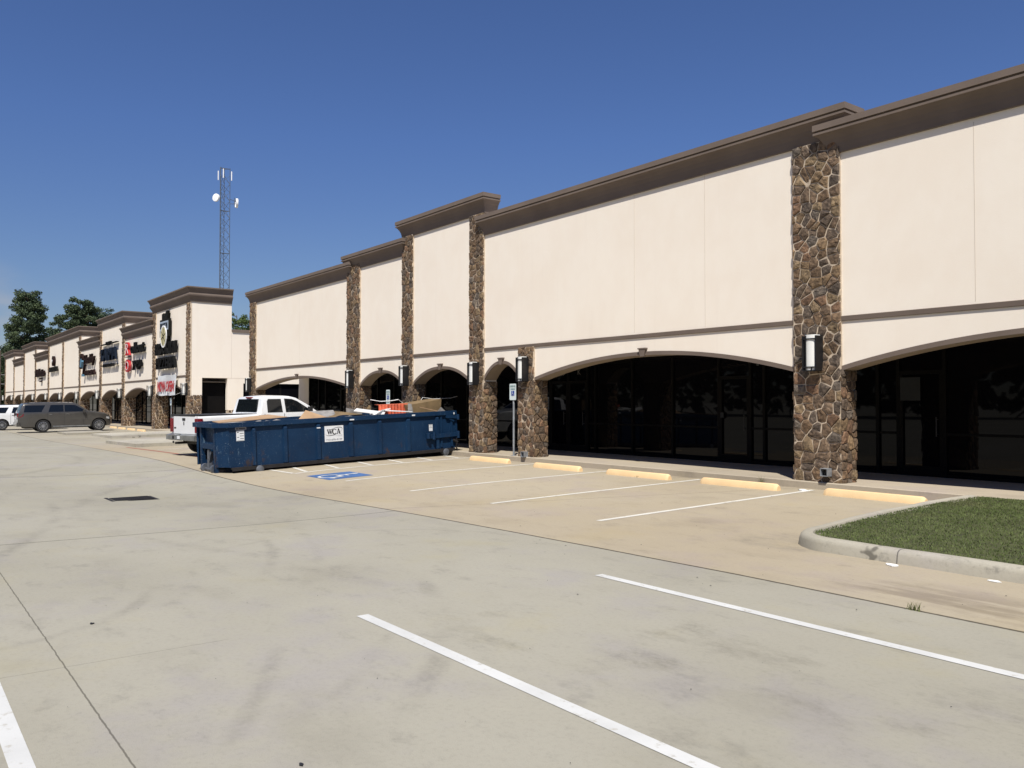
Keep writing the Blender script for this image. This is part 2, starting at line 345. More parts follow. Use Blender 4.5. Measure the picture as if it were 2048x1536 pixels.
# ------------------------------------------------------------------ sidewalks and kerbs
def slab(name, x0, x1, y0, y1, h, m, step=1.):
    mb = MB(); xx = frange(x0, x1, step); n = len(xx)
    g = lambda x, y: gz(x, min(y, 14.1))
    rows = [(y0, -.3), (y0, h-.015), (y0+.02, h), (y1, h), (y1, -.3)]
    vs = [(x, y, g(x, y0)+dz) for y, dz in rows for x in xx]
    fs = [(r*n+i, r*n+i+1, (r+1)*n+i+1, (r+1)*n+i) for r in range(4) for i in range(n-1)]
    fs += [tuple(r*n for r in range(5)), tuple(r*n+n-1 for r in range(5))[::-1]]
    mb.add(vs, fs); return struct(mb.build(name, m))
slab('sidewalk', -49.4, 9, 14.1, 17.0, .14, M['walk'])
slab('sidewalk', -145, -49.45, 14.1, 17.0, .14, M['walk'], 3)
def pad(name, x0, x1, y0, y1, h=.14):
    mb = MB(); xx = frange(x0, x1, 1.); yy = frange(y0, y1, 1.); n = len(xx)
    vs = [(x, y, gz(x, y)+h) for y in yy for x in xx]; fs = [(j*n+i, j*n+i+1, (j+1)*n+i+1, (j+1)*n+i) for j in range(len(yy)-1) for i in range(n-1)]
    mb.add(vs, fs)
    for (ax, ay, bx, by) in ((x0, y0, x1, y0), (x1, y0, x1, y1), (x0, y1, x0, y0)):
        k = 8; vs = []
        for i in range(k+1):
            x, y = ax+(bx-ax)*i/k, ay+(by-ay)*i/k; vs += [(x, y, gz(x, y)-.1), (x, y, gz(x, y)+h)]
        mb.add(vs, [(2*i, 2*i+2, 2*i+3, 2*i+1) for i in range(k)])
    return struct(mb.build(name, [M['kerb']]))
pad('kerb_island', -41.5, -35.8, 8.15, 14.09); pad('kerb_island', -53.2, -47.9, 9.7, 14.09); pad('kerb_island', -59., -55.9, 8.8, 11.2, .12)

# grass island on the right
path = [(9, 8.72)]+[(-5.48+.70*math.cos(R_(a)), 9.42+.70*math.sin(R_(a))) for a in range(270, 179, -10)]+[(-6.30, 10.4), (-6.39, 11.6), (-6.42, 12.8), (-6.36, 14.08)]
def smooth_path(p, step=.25):
    o = []
    for a, b in zip(p[:-1], p[1:]):
        n = max(1, int(math.dist(a, b)/step)); o += [(a[0]+(b[0]-a[0])*i/n, a[1]+(b[1]-a[1])*i/n) for i in range(n)]
    return o+[p[-1]]
pth = smooth_path(path); prof = [(-.01, -.05), (0, .0), (.015, .09), (.03, .125), (.06, .145), (.10, .15), (.17, .148), (.185, .12), (.19, .0)]
mb = MB(); vs = []
for i, p in enumerate(pth):
    a, b = pth[max(0, i-1)], pth[min(len(pth)-1, i+1)]; d = Vector((b[0]-a[0], b[1]-a[1])).normalized(); nrm = Vector((d.y, -d.x))
    for q, z in prof:
        e = .006*math.sin(i*1.7)+.004*math.sin(i*.61); x, y = p[0]+nrm.x*(q+e), p[1]+nrm.y*(q+e); vs.append((x, y, gz(p[0], p[1])+z+.003*math.sin(i*.9)))
k = len(prof); mb.add(vs, [(i*k+j, i*k+j+1, (i+1)*k+j+1, (i+1)*k+j) for i in range(len(pth)-1) for j in range(k-1)])
struct(mb.build('island_kerb', M['kerb'], smooth=50))
M['soil'] = mat('grass_soil', (.05, .055, .018), .95, var=.3, scale=6, bump=.8, bscale=30)
def in_island(x, y):
    if y < 8.90 or y > 14.08: return False
    if y > 9.42: return x > interp0(y)+.035
    if x < -5.48: return math.hypot(x+5.48, y-9.42) < .50
    return True
def interp0(y):
    t = [(9.42, -6.0), (10.4, -6.11), (11.6, -6.2), (12.8, -6.23), (14.1, -6.17)]
    for (a, p), (b, q) in zip(t[:-1], t[1:]):
        if y <= b: return p+(q-p)*(y-a)/(b-a)
    return t[-1][1]
mb = MB(); ring = [(9, 8.88)]+[(-5.75+.6*math.cos(R_(a)), 9.45+.57*math.sin(R_(a))) for a in range(270, 179, -15)]+[(-6.33, 11), (-6.3, 14.09), (9, 14.09)]
gx = lambda x, y: gz(x, y)+.135+.035*math.exp(-((y-11.5)/2.)**2)*sm(-6.2, -4.5, x)
xg, yg = frange(-6.2, 9, .15), frange(8.86, 14.09, .15); n = len(xg)
mb.add([(x, y, gx(x, y)) for y in yg for x in xg], [(j*n+i, j*n+i+1, (j+1)*n+i+1, (j+1)*n+i) for j in range(len(yg)-1) for i in range(n-1) if in_island((xg[i]+xg[i+1])/2-.06, (yg[j]+yg[j+1])/2)])
struct(mb.build('island_soil', M['soil']))
def grassmat():
    N = NT('grass_blades'); P = N.pos(True); a = N.noise(P, 1.6, 4, .6); b = N.noise(P, 60, 2)
    c = N.mix(N.ramp(a, .32, .68), (.072, .100, .026), (.115, .145, .046)); c = N.mix(N.math('MULTIPLY', N.ramp(b, .58, .8), .5), c, (.17, .14, .06))
    c = N.mix(N.math('MULTIPLY', N.ramp(N.noise(P, .8, 3, off=(4, 4, 0)), .58, .72), .45), c, (.12, .10, .05))
    m = N.fin(c, .7, 0, .25); return m
M['grass'] = grassmat()
gv = []; gf = []
def blades(npts, x0, x1, y0, y1, h, wd):
    for _ in range(npts):
        x, y = random.uniform(x0, x1), random.uniform(y0, y1)
        if not in_island(x, y): continue
        z = gx(x, y)-.005; a = random.uniform(0, 6.28); hh = h*random.uniform(.5, 1.25); ww = wd*random.uniform(.7, 1.3)
        dx, dy = math.cos(a)*ww, math.sin(a)*ww; lx, ly = random.gauss(0, .4)*hh, random.gauss(0, .4)*hh; o = len(gv)
        gv.extend([(x-dx, y-dy, z), (x+dx, y+dy, z), (x+lx, y+ly, z+hh)]); gf.append((o, o+1, o+2))
blades(95000, -6.4, 1.5, 8.88, 14.09, .024, .0065); blades(9000, 1.5, 9, 8.9, 14.09, .05, .01)
me = bpy.data.meshes.new('grass'); me.from_pydata(gv, [], gf); me.materials.append(M['grass']); go = bpy.data.objects.new('grass', me); C.objects.link(go)
tag(go, 'short mown green grass filling the kerbed island on the right', 'grass', kind='stuff')

# ------------------------------------------------------------------ wheel stops
def stop_mesh(x0, x1, y=13.45, seed=0):
    mb = MB(); g = gz((x0+x1)/2, y); n = 7; L_ = x1-x0; xc = (x0+x1)/2; vs = []
    pr = [(-.085, 0), (-.078, .06), (-.05, .115), (-.03, .125), (.03, .125), (.05, .115), (.078, .06), (.085, 0)]
    st = [(-L_/2, .72), (-L_/2+.05, .97), (-L_/2+.07, 1)]+[(-L_/2+.07+(L_-.14)*i/n, 1) for i in range(1, n)]+[(L_/2-.07, 1), (L_/2-.05, .97), (L_/2, .72)]
    for x, s in st:
        for a, b in pr: vs.append((x, a*s, b*s))
    k = len(pr); fs = [(i*k+j, i*k+j+1, (i+1)*k+j+1, (i+1)*k+j) for i in range(len(st)-1) for j in range(k-1)]
    fs += [tuple(range(k)), tuple((len(st)-1)*k+j for j in range(k))[::-1]]
    mb.add(vs, fs); mb.v = [(a, b+.03*0, c) for a, b, c in mb.v]
    o = mb.build('wheel_stop', M['stop'], smooth=28); o.location = (xc, y, g-.002); return o
G1 = 'yellow concrete wheel stops along the sidewalk'
for x0, x1, y, lab in ((-8.5, -6.69, 13.5, 'yellow concrete wheel stop beside the grass island, nearest to the camera'),
                 (-11.25, -9.42, 13.43, 'yellow concrete wheel stop just left of the tall stone column with a lamp'),
                 (-14.0, -12.1, 13.40, 'yellow concrete wheel stop in front of the storefront door, third from the grass island'),
                 (-16.62, -14.86, 13.34, 'yellow concrete wheel stop at the foot of the short stone column with a drain outlet'),
                 (-19.75, -17.92, 13.50, 'yellow concrete wheel stop in front of the narrow arch with the blue parking sign')):
    tag(stop_mesh(x0, x1, y), lab, 'wheel stop', G1)
for i, x in enumerate((-57.9, -60.65, -63.4, -66.15)):
    tag(stop_mesh(x-.92, x+.92, 13.5), ['small far yellow wheel stop nearest the signpost under the banner', 'small far yellow wheel stop, second from the signpost under the banner',
        'small far yellow wheel stop, third from the signpost under the banner', 'small far yellow wheel stop right in front of the grey SUV nose'][i], 'wheel stop', G1)

# ------------------------------------------------------------------ stone veneer
PAL = [(.135, .092, .058), (.155, .105, .066), (.125, .090, .062), (.11, .083, .062), (.185, .13, .078), (.14, .102, .072), (.16, .10, .064), (.12, .102, .085), (.10, .08, .064), (.19, .142, .088), (.13, .092, .062)]
def clip(poly, n, d):
    o = []
    for i in range(len(poly)):
        a, b = poly[i], poly[(i+1) % len(poly)]; da, db = a[0]*n[0]+a[1]*n[1]-d, b[0]*n[0]+b[1]*n[1]-d
        if da <= 0: o.append(a)
        if da*db < 0: t = da/(da-db); o.append((a[0]+(b[0]-a[0])*t, a[1]+(b[1]-a[1])*t))
    return o
def veneer(mb, W, H, fn, s=.2, th=.045, gap=.011, seed=1, detail=True):
    """stones over a W x H face; fn(u, v, h) gives the point at height h off the face"""
    r = random.Random(seed); nu, nv = max(1, round(W/s)), max(1, round(H/s)); pts = []
    for j in range(-1, nv+1):
        off = r.uniform(-.4, .4)
        for i in range(-1, nu+1):
            if r.random() < .10 and 0 < i < nu-1: continue
            pts.append(((i+.5+off*(.5 if nu > 2 else .2)+r.uniform(-.36, .36))*W/nu, (j+.5+r.uniform(-.38, .38))*H/nv))
    for k, p in enumerate(pts):
        poly = [(0, 0), (W, 0), (W, H), (0, H)]
        for q in pts:
            if q is p: continue
            dx, dy = q[0]-p[0], q[1]-p[1]; dd = dx*dx+dy*dy
            if dd > (3*s)**2: continue
            l = math.sqrt(dd); n = (dx/l, dy/l); m = ((p[0]+q[0])/2*n[0]+(p[1]+q[1])/2*n[1])-gap/2*r.uniform(.6, 1.7)
            poly = clip(poly, n, m)
            if len(poly) < 3: break
        if len(poly) < 3: continue
        cl = []
        for q in poly:
            if not cl or math.dist(q, cl[-1]) > .022: cl.append(q)
        if len(cl) > 2 and math.dist(cl[0], cl[-1]) < .022: cl.pop()
        poly = cl
        if len(poly) < 3: continue
        # split long edges, jitter
        pp = []
        for i in range(len(poly)):
            a, b = poly[i], poly[(i+1) % len(poly)]; pp.append(a)
            if detail and math.dist(a, b) > .10:
                t = r.uniform(.35, .65); m = ((a[0]+(b[0]-a[0])*t), (a[1]+(b[1]-a[1])*t)); c = p
                k2 = r.uniform(-.02, .05); pp.append((m[0]+(c[0]-m[0])*k2, m[1]+(c[1]-m[1])*k2))
        cx = sum(a[0] for a in pp)/len(pp); cy = sum(a[1] for a in pp)/len(pp)
        ar = abs(sum(pp[i][0]*pp[(i+1) % len(pp)][1]-pp[(i+1) % len(pp)][0]*pp[i][1] for i in range(len(pp))))/2
        if ar < .0012: continue
        base = r.choice(PAL); kk = r.uniform(.72, 1.22); col = tuple(min(1, b*kk) for b in base)
        h0 = th*r.uniform(.75, 1.3); tx, ty = r.uniform(-.10, .10), r.uniform(-.10, .10); rad = math.sqrt(ar)
        clampb = lambda u: min(W+.012, max(-.012, u))
        n = len(pp); vs = []
        for (sc, hh) in ((1., 0), (1., .45), (.90, .85), (.55, 1.)):
            for a in pp:
                u, v = cx+(a[0]-cx)*sc, cy+(a[1]-cy)*sc
                j = r.uniform(-.006, .006) if hh > .5 else 0
                vs.append(fn(u, v, max(.004, h0*hh+(u-cx)*tx*hh+(v-cy)*ty*hh+j) if hh else 0))
        vs.append(fn(cx, cy, h0*r.uniform(.85, 1.2)))
        fs = [(l*n+i, l*n+(i+1) % n, (l+1)*n+(i+1) % n, (l+1)*n+i) for l in range(3) for i in range(n)]+[(3*n+i, 3*n+(i+1) % n, 4*n) for i in range(n)]
        mb.add(vs, fs, col)

def stone_column(parent, x0, x1, y0, segs, s=.2, seed=1, name='stone_column', detail=True, left=True, gap=.012, mor='mortar'):
    """segs: list of (z0, z1, y1) : depth of the column behind y0 over each height range"""
    mb = MB()
    for n_, (z0, z1, y1) in enumerate(segs):
        e = .0015*n_
        mb.cur = 1; mb.box(x0-.003-e, x1-.004+e, y0-.010, y1, z0, z1, (.99, .99, .99)); mb.cur = 0
        if y1-y0 > .1:
            veneer(mb, y1-y0, z1-z0, lambda u, v, h: (x1-.01-e+h, y0+u, z0+v), s, gap=gap, seed=seed*10+n_+3, detail=detail)
            if left: veneer(mb, y1-y0, z1-z0, lambda u, v, h: (x0+.01+e-h, y1-u, z0+v), s*1.3, seed=seed*10+n_+6, detail=False)
    za, zz_ = segs[0][0], segs[-1][1]; veneer(mb, x1-x0, zz_-za, lambda u, v, h: (x0+u, y0+.012-h, za+v), s, gap=gap, seed=seed*10, detail=detail)
    return mb.build(name, [M['stone'], M[mor]], parent, fix=True)

# ------------------------------------------------------------------ building pieces
YW, YF = 14.25, 14.2   # stucco face, stone face
PROF1 = [(0, 0), (.225, 0), (.225, -.115), (.185, -.117), (.185, -.150), (.218, -.152), (.218, -.192), (.19, -.197), (.15, -.24), (.105, -.31), (.07, -.40), (.05, -.50), (.045, -.565), (.0, -.57)]
PROF2 = [(0, 0), (.42, 0), (.42, -.07), (.36, -.09), (.30, -.2), (.22, -.34), (.25, -.38), (.27, -.45), (.25, -.52), (.20, -.58), (.10, -.72), (.05, -.86), (0, -.86)]
def cornice(parent, X0, X1, zt, prof, ret=.45, k=1., rl=None, rr=None, yf=YW):
    mb = MB(); vs = []; rl = ret if rl is None else rl; rr = ret if rr is None else rr
    for p, z in prof:
        p = p*k+.002
        vs += [(X0-p, yf+rl, zt+z), (X0-p, yf-p, zt+z), (X1+p, yf-p, zt+z), (X1+p, yf+rr, zt+z)]
    fs = [(i*4+j, i*4+j+1, (i+1)*4+j+1, (i+1)*4+j) for i in range(len(prof)-1) for j in range(3)]
    n = len(prof)
    fs += [tuple(i*4 for i in range(n)), tuple(i*4+3 for i in range(n))[::-1], (0, 1, 2, 3)]
    mb.add(vs, fs); return mb.build('cornice', M['taupe'], parent)
def archz(x, xa, xb, zs, rise, e):
    t = abs((x-(xa+xb)/2)/((xb-xa)/2)); return zs+rise*(1-min(1, t)**e)
def arch_wall(parent, X0, X1, zs, rise, ztop, e=2., xa=None, xb=None, y1=14.68, n=24, name='wall', solid=False, sof='archsoffit'):
    mb = MB(); xa = X0 if xa is None else xa; xb = X1 if xb is None else xb
    xx = [xa+(xb-xa)*i/n for i in range(n+1)]; zz = [archz(x, xa, xb, zs, rise, e) for x in xx]
    if not solid:
        for y in (YW, y1):
            vs = []
            for x, z in zip(xx, zz): vs += [(x, y, z), (x, y, 3.9), (x, y, ztop)]
            mb.add(vs, [f for i in range(n) for f in ((3*i, 3*i+3, 3*i+4, 3*i+1), (3*i+1, 3*i+4, 3*i+5, 3*i+2))])
        mb.cur = 1; vs = []
        for x, z in zip(xx, zz): vs += [(x, YW, z), (x, y1, z)]
        mb.add(vs, [(2*i, 2*i+1, 2*i+3, 2*i+2) for i in range(n)]); mb.cur = 0
        mb.add([(X0, YW, ztop), (X1, YW, ztop), (X1, y1, ztop), (X0, y1, ztop)], [(0, 1, 2, 3)])
        for x, zb in ((X0, zs), (X1, zs)):
            mb.add([(x, YW, zb), (x, y1, zb), (x, y1, ztop), (x, YW, ztop)], [(0, 1, 2, 3)])
    return mb.build(name, [M['stucco'], M[sof]], parent)
def arch_trim(parent, xa, xb, zs, rise, e=2., tw=.085, key=True, n=28):
    mb = MB(); vs = []; k = (rise+tw)/rise
    for i in range(n+1):
        x = xa+(xb-xa)*i/n; z = archz(x, xa, xb, zs, rise, e)
        x2 = min(x+.001, xb); dz = (archz(min(x+.02, xb), xa, xb, zs, rise, e)-archz(max(x-.02, xa), xa, xb, zs, rise, e))/.04
        l = math.hypot(1, dz); t = tw
        X2, Z2 = x-dz/l*t, z+t/l
        X2 = min(max(X2, xa), xb); Z2 = max(Z2, z+tw*.7)
        vs += [(x, YW-.022, z-.002), (X2, YW-.022, Z2), (x, YW+.01, z-.002), (X2, YW+.01, Z2)]
    mb.add(vs, [f for i in range(n) for f in ((4*i, 4*i+4, 4*i+5, 4*i+1), (4*i+1, 4*i+5, 4*i+7, 4*i+3), (4*i, 4*i+2, 4*i+6, 4*i+4))])
    o = mb.build('arch_trim', M['taupe'], parent)
    if key:
        xc = (xa+xb)/2; z = zs+rise; kb = MB()
        kb.prism([(xc-.06, z-.03), (xc+.06, z-.03), (xc+.105, z+.14), (xc-.105, z+.14)], 'y', YW-.065, YW+.0)
        kb.box(xc-.13, xc+.13, YW-.075, YW, z+.14, z+.17); kb.build('keystone', M['taupe'], o)
    return o
def string_course(parent, x0, x1, z0=3.255, z1=3.36):
    mb = MB(); mb.prism([(YW+.01, z0), (YW-.028, z0+.01), (YW-.035, z1-.012), (YW+.01, z1)], 'x', x0, x1); return mb.build('string_course', M['taupe'], parent)

def storefront(parent, xs_, y, zb, zt, doors=(), zh=1.1):
    """panes between mullion positions; each pane a window part with its frame"""
    for i, (a, b) in enumerate(zip(xs_[:-1], xs_[1:])):
        isdoor = any(a-.01 <= d <= b+.01 for d in doors)
        pb = MB(); pb.box(a+.03, b-.03, y, y+.012, zb+.08, zt-.04); wdn = pb.build('door' if isdoor else 'window', M['glass'], parent)
        f = MB(); f.box(a, a+.035, y-.05, y+.06, zb, zt); f.box(b-.035, b, y-.051, y+.061, zb, zt)
        f.box(a+.035, b-.035, y-.05, y+.06, zt-.05, zt); f.box(a+.035, b-.035, y-.05, y+.06, zb, zb+.10)
        if isdoor:
            f.box(a+.035, b-.035, y-.045, y+.05, 2.32, 2.40); f.box(a+.035, a+.1, y-.048, y+.05, zb+.1, 2.32); f.box(b-.1, b-.035, y-.048, y+.05, zb+.1, 2.32); f.box(a+.1, b-.1, y-.045, y+.05, zb+.1, zb+.24)
        else: f.box(a+.035, b-.035, y-.04, y+.04, zh-.02, zh+.03)
        f.build('frame', M['frame'], wdn)
        if isdoor:
            h = MB(); hx = b-.13; h.tube((hx, y-.11, 1.05), (hx, y-.11, 1.45), .012); h.tube((hx, y-.11, 1.1), (hx, y-.04, 1.1), .01); h.tube((hx, y-.11, 1.4), (hx, y-.04, 1.4), .01); h.build('handle', M['handle'], wdn)

# ------------------------------------------------------------------ main building
MBD = empty('retail_building', (-20, 14.2, 0), 'long cream stucco shop building with stone columns and arched dark storefronts, right of the gap', 'building')
inv = Vector((-MBD.location.x, -MBD.location.y, 0))
def adopt(o, root):                       # keep world coordinates of geometry written in world space
    o.location = o.location-root.location
# (geometry below is in world coordinates; parts are shifted back by the root's location at the end)
B0L = -39.83
cols = {'C0': (-39.83, -39.04, 6.55), 'C1': (-29.22, -28.17, 6.95), 'C2': (-24.97, -24.27, 7.42), 'C3': (-20.86, -20.13, 7.40), 'C4': (-9.59, -8.60, 6.72), 'C5': (-.4, .55, 6.5)}
short = (-18.43, -17.75, 3.27)
for i, (k, (a, b, zt)) in enumerate(cols.items()):
    z0 = gz(a, 14.1)-.02
    stone_column(MBD, a, b, YF, [(z0, 2.36, 14.69), (2.36, zt, YF+.09)], seed=21+i, s=.185)
stone_column(MBD, *short[:2], YF, [(gz(-18, 14.1)-.02, 2.36, 14.69), (2.36, short[2], YF+.09)], seed=41, s=.185)
# solid masses behind the columns
sb = MB()
for (k, (a, b, zt)) in cols.items():
    top = {'C0': 7.06, 'C1': 7.33, 'C2': 7.9, 'C3': 7.9, 'C4': 7.25, 'C5': 6.9}[k]
    sb = MB(); sb.box(a+.004, b-.004, YF+.052, 14.676, 2.362, top-.03); sb.build('wall', M['stucco'], MBD)
sb = MB(); sb.box(short[0]+.001, short[1]-.001, YF+.0503, 14.676, 2.362, 7.2); sb.build('wall', M['stucco'], MBD)
bays = [  # X0, X1, spring, rise, top, exponent, key
    (-39.04, -29.22, 2.32, .47, 7.06, 2.0), (-28.17, -24.97, 2.34, .47, 7.33, 2.3), (-24.27, -20.86, 2.33, .48, 7.93, 2.3),
    (-20.13, -18.43, 2.40, .46, 7.26, 2.2), (-17.75, -9.59, 2.34, .51, 7.26, 2.0), (-8.60, -.4, 2.34, .52, 6.97, 2.0), (.55, 8., 2.34, .5, 6.97, 2.)]
for (a, b, zs, ri, zt, e) in bays:
    arch_wall(MBD, a, b, zs, ri, zt-.02, e); arch_trim(MBD, a, b, zs, ri, e)
for a, b in ((-39.04, -29.22), (-28.17, -24.97), (-24.27, -20.86), (-20.13, -9.59), (-8.6, -.4), (.55, 8.)): string_course(MBD, a, b)
cornice(MBD, -39.83, -28.98, 7.08, PROF1, rr=.2, rl=2.4)
cornice(MBD, -29.22, -24.95, 7.35, PROF1, rr=.3, rl=.6)
cornice(MBD, -24.97, -20.13, 7.95, PROF1, rr=.42, rl=.42)
cornice(MBD, -20.13, -8.60, 7.28, PROF1, rl=.05)
cornice(MBD, -8.80, -.2, 6.99, PROF1, k=1.06, rl=.12)
cornice(MBD, -.1, 8., 6.7, PROF1)
for x, z0, z1 in ((-13.96, 3.4, 6.7), (-11.83, 3.38, 6.7), (-6.22, 3.4, 6.36), (-33.9, 3.4, 6.4), (-3.2, 3.4, 6.3)):
    j = MB(); j.box(x-.004, x+.004, YW-.003, YW+.01, z0, z1); j.build('control_joint', M['joint'], MBD)
# upper block, roof, ceiling, back walls
for q_ in ((-39.82, -39.5, 14.69, 17.3, 3.0, 6.45), (-39.82, 7.9, 14.69, 14.9, 3.3, 6.4), (-39.8, -39.5, 17.3, 34, 3.0, 6.45), (-39.5, 8, 33.7, 34, -.2, 6.45), (-40.25, -39.05, 16.9, 17.5, 0., 3.0), (-39.5, 8, 17.1, 17.35, 2.95, 3.3), (8, 8.3, 14.25, 34, -.2, 6.8)):
    b = MB(); b.box(*q_); b.build('wall', M['stucco'], MBD)
b = MB(); b.box(-39.5, 8, 14.9, 33.7, 6.0, 6.1); b.build('roof', M['roof'], MBD)
b = MB(); b.box(-39.5, 8, 14.69, 17.1, 3.0, 3.06); b.build('ceiling', M['ceiling'], MBD)
b = MB(); b.box(-39.0, 7.95, 17.4, 33.6, -.3, 2.9); b.box(-40.2, -39.1, 17.5, 33, -.3, 2.9); b.build('interior', M['frame'], MBD)
mull = [-39.02, -37.9, -37.1, -35.45, -34.45, -33.2, -31.85, -30.4, -29.1, -27.85, -26.75, -25.0, -23.4, -21.8, -20.3, -19.42, -18.55, -18.2, -16.67, -15.17, -13.62, -12.66, -12.26, -10.85, -9.4, -8.95, -8.0, -6.5, -4.9, -3.2, -1.5, .2, 2, 3.8, 5.6, 7.9]
storefront(MBD, mull, 16.95, .2, 3.0, doors=(-35., -19.9, -19.0, -13.1, -8.5, -4.))
# scuppers at the column feet
for x, z in ((-8.86, .36), (-18.03, .235)):
    d = MB(); t = .012; a = .075
    for q in ((x-a, x+a, z, z+t), (x-a, x+a, z+2*a-t, z+2*a), (x-a, x-a+t, z+t, z+2*a-t), (x+a-t, x+a, z+t, z+2*a-t)): d.box(q[0], q[1], 14.02, 14.17, q[2], q[3])
    o = d.build('downspout_outlet', M['galv'], MBD); d = MB(); d.box(x-a+t, x+a-t, 14.10, 14.12, z+t, z+2*a-t); d.build('opening', M['black'], o)
# unit number over the narrow door
tb = MB(); text_on(tb, '1325', (-20.05, 16.89, 2.58), (1, 0, 0), (0, 0, 1), .50, .16, .008); text_on(tb, 'K', (-18.95, 16.89, 2.58), (1, 0, 0), (0, 0, 1), .13, .16, .008)
M['dimtext'] = mat('dim_lettering', (.16, .15, .14), .6); tb.build('unit_number', M['dimtext'], MBD)

# ------------------------------------------------------------------ left building
LBD = empty('shopping_strip', (-90, 14.2, 0), 'far cream stucco shopping strip with stepped brown cornices and shop signs, left of the gap', 'building')
def zl(x): return -.16*sm(0, 1, (-52-x)/24.)
lc = [(-50.45, -49.66), (-58.09, -57.33), (-66.84, -66.07), (-74.9, -74.1), (-83.95, -83.2), (-92.75, -91.95), (-101.7, -100.85), (-111.4, -110.5), (-121.1, -120.2), (-131.2, -130.3), (-141.4, -140.4)]
tops = [8.46, 7.2, 8.47, 7.2, 8.6, 8.6, 7.3, 8.78, 7.4, 8.82]       # between column i and i+1
for i, (a, b_) in enumerate(lc):
    z0 = gz(a, 14.1)-.1; hi = max(tops[max(0, i-1)], tops[min(9, i)])-.9
    stone_column(LBD, a, b_, YF, [(z0, 2.16+zl(a), 15.0 if i else 14.88), (2.16+zl(a), hi, YF+.09)], seed=61+i, s=.21 if i < 3 else .3, detail=i < 3, left=False, gap=.03, mor='mortarlt')
    sb = MB(); sb.box(a+.004, b_-.004, YF+.052, 14.98 if i else 14.6, 2.165+zl(a), hi+.6); sb.build('wall', M['stucco'], LBD)
    z0b = 2.16+zl(a)
for i in range(10):
    b1, a1 = lc[i][0], lc[i+1][1]      # bay between: from a1 (left) to b1 (right)
    z = zl(a1); zt = tops[i]
    arch_wall(LBD, a1, b1, 2.17+z, .60, zt-.02, 2.1, y1=14.98, n=16, sof='taupe'); arch_trim(LBD, a1, b1, 2.17+z, .60, 2.1, key=False, n=20)
    string_course(LBD, a1, b1, 3.25+z, 3.37+z)
def tall(x0, x1, zt, dep=2.35):
    cornice(LBD, x0, x1, zt, PROF2, ret=dep, k=.8)
    b = MB(); b.box(x0+.01, x1-.012, 14.99, YW+dep-.02, 6.0, zt-.04); b.build('parapet', M['stucco'], LBD)
tall(-58.09, -49.66, 8.46); tall(-74.9, -66.07, 8.47); tall(-101.7, -83.2, 8.6); tall(-121.1, -110.5, 8.78); tall(-141.4, -130.3, 8.82)
for x0, x1, zt in ((-66.3, -58.09, 7.2), (-83.4, -74.9, 7.2), (-110.7, -101.7, 7.3), (-130.5, -121.1, 7.4)): cornice(LBD, x0, x1, zt, PROF2, k=.8, ret=.3)
XE = -49.66
# end wall facing the gap
for q_ in ((-50.4, XE-.01, 14.6, 16.6, 3.17, 8.3), (-50.4, XE-.01, 14.88, 14.895, 2.1, 3.17), (-50.4, XE, 14.32, 14.885, 2.12, 3.168), (-50.0, XE-.012, 16.37, 17.33, 1.27, 3.17), (-50.0, XE-.012, 16.6, 34, 3.17, 5.95), (-50, XE-.014, 16.4, 17.32, -.3, 1.27), (-50.0, XE-.012, 17.33, 34, 2.87, 3.17), (-50.0, XE-.013, 20.9, 34, -.3, 2.87), (-141.3, -50, 16.6, 16.9, 2.9, 6.0), (-141.3, -141, 15, 34, -.4, 6.0), (-141.3, -49.7, 33.7, 33.99, -.4, 5.95)):
    b = MB(); b.box(*q_); b.build('wall', M['stucco'], LBD)
for y0, y1, z0, z1 in ((14.9, 16.37, 3.165, 3.18), (16.38, 33.9, 3.165, 3.18)):
    b = MB(); b.box(XE-.02, XE-.006, y0, y1, z0, z1); b.build('control_joint', M['joint'], LBD)
b = MB(); b.box(XE-.02, XE-.006, 16.60, 16.612, 3.18, 5.9); b.build('control_joint', M['joint'], LBD)
b = MB(); b.box(-50.2, XE+.06, 16.62, 34.05, 5.95, 6.10); b.build('coping', M['taupe'], LBD)
mbs = MB(); mbs.cur = 1; mbs.box(-49.9, XE+.008, 16.385, 17.325, -.2, 1.275, (.99, .99, .99)); mbs.cur = 0; veneer(mbs, .93, 1.45, lambda u, v, h: (XE-.014+h, 16.39+u, -.15+v), .21, gap=.03, seed=5); mbs.build('stone_wainscot', [M['stone'], M['mortarlt']], LBD)
b = MB(); b.box(-141, -50, 16.6, 33.7, 5.9, 5.94); b.build('roof', M['roof'], LBD)
b = MB(); b.box(-141, -50.0, 14.99, 17.0, 2.92, 2.96); b.build('ceiling', M['ceiling'], LBD)
b = MB(); b.box(-141, -50.05, 17.2, 33.6, -.5, 2.9); b.box(-50.3, -50.2, 14.95, 16.4, -.2, 2.95); b.build('interior', M['frame'], LBD)  # thin near-black sheet across the arcade end stands in for shade inside
for y0, y1 in ((17.34, 18.5), (18.5, 19.7), (19.7, 20.9)):
    p = MB(); p.box(-49.84, -49.82, y0+.03, y1-.03, .1, 2.84); o = p.build('window', M['glass'], LBD)
    f = MB(); f.box(-49.87, -49.80, y0, y0+.05, 0, 2.87); f.box(-49.87, -49.80, y1-.05, y1, 0, 2.87); f.box(-49.87, -49.80, y0+.05, y1-.05, 2.8, 2.87); f.build('frame', M['frame'], o)
xm = []; 
for i in range(10):
    b1, a1 = lc[i][0], lc[i+1][1]; w_ = b1-a1
    if i < 6: xm += [b1-.05, b1-w_*.24, b1-w_*.40, b1-w_*.62, b1-w_*.80]
    else: xm += [b1-.05, b1-w_*.5]
xm = sorted(xm+[-50.25, -141.])
dd = [(lc[i][0]-(lc[i][0]-lc[i+1][1])*.32) for i in range(6)]
storefront(LBD, xm, 17.0, -.08, 2.92, doors=dd, zh=.95)

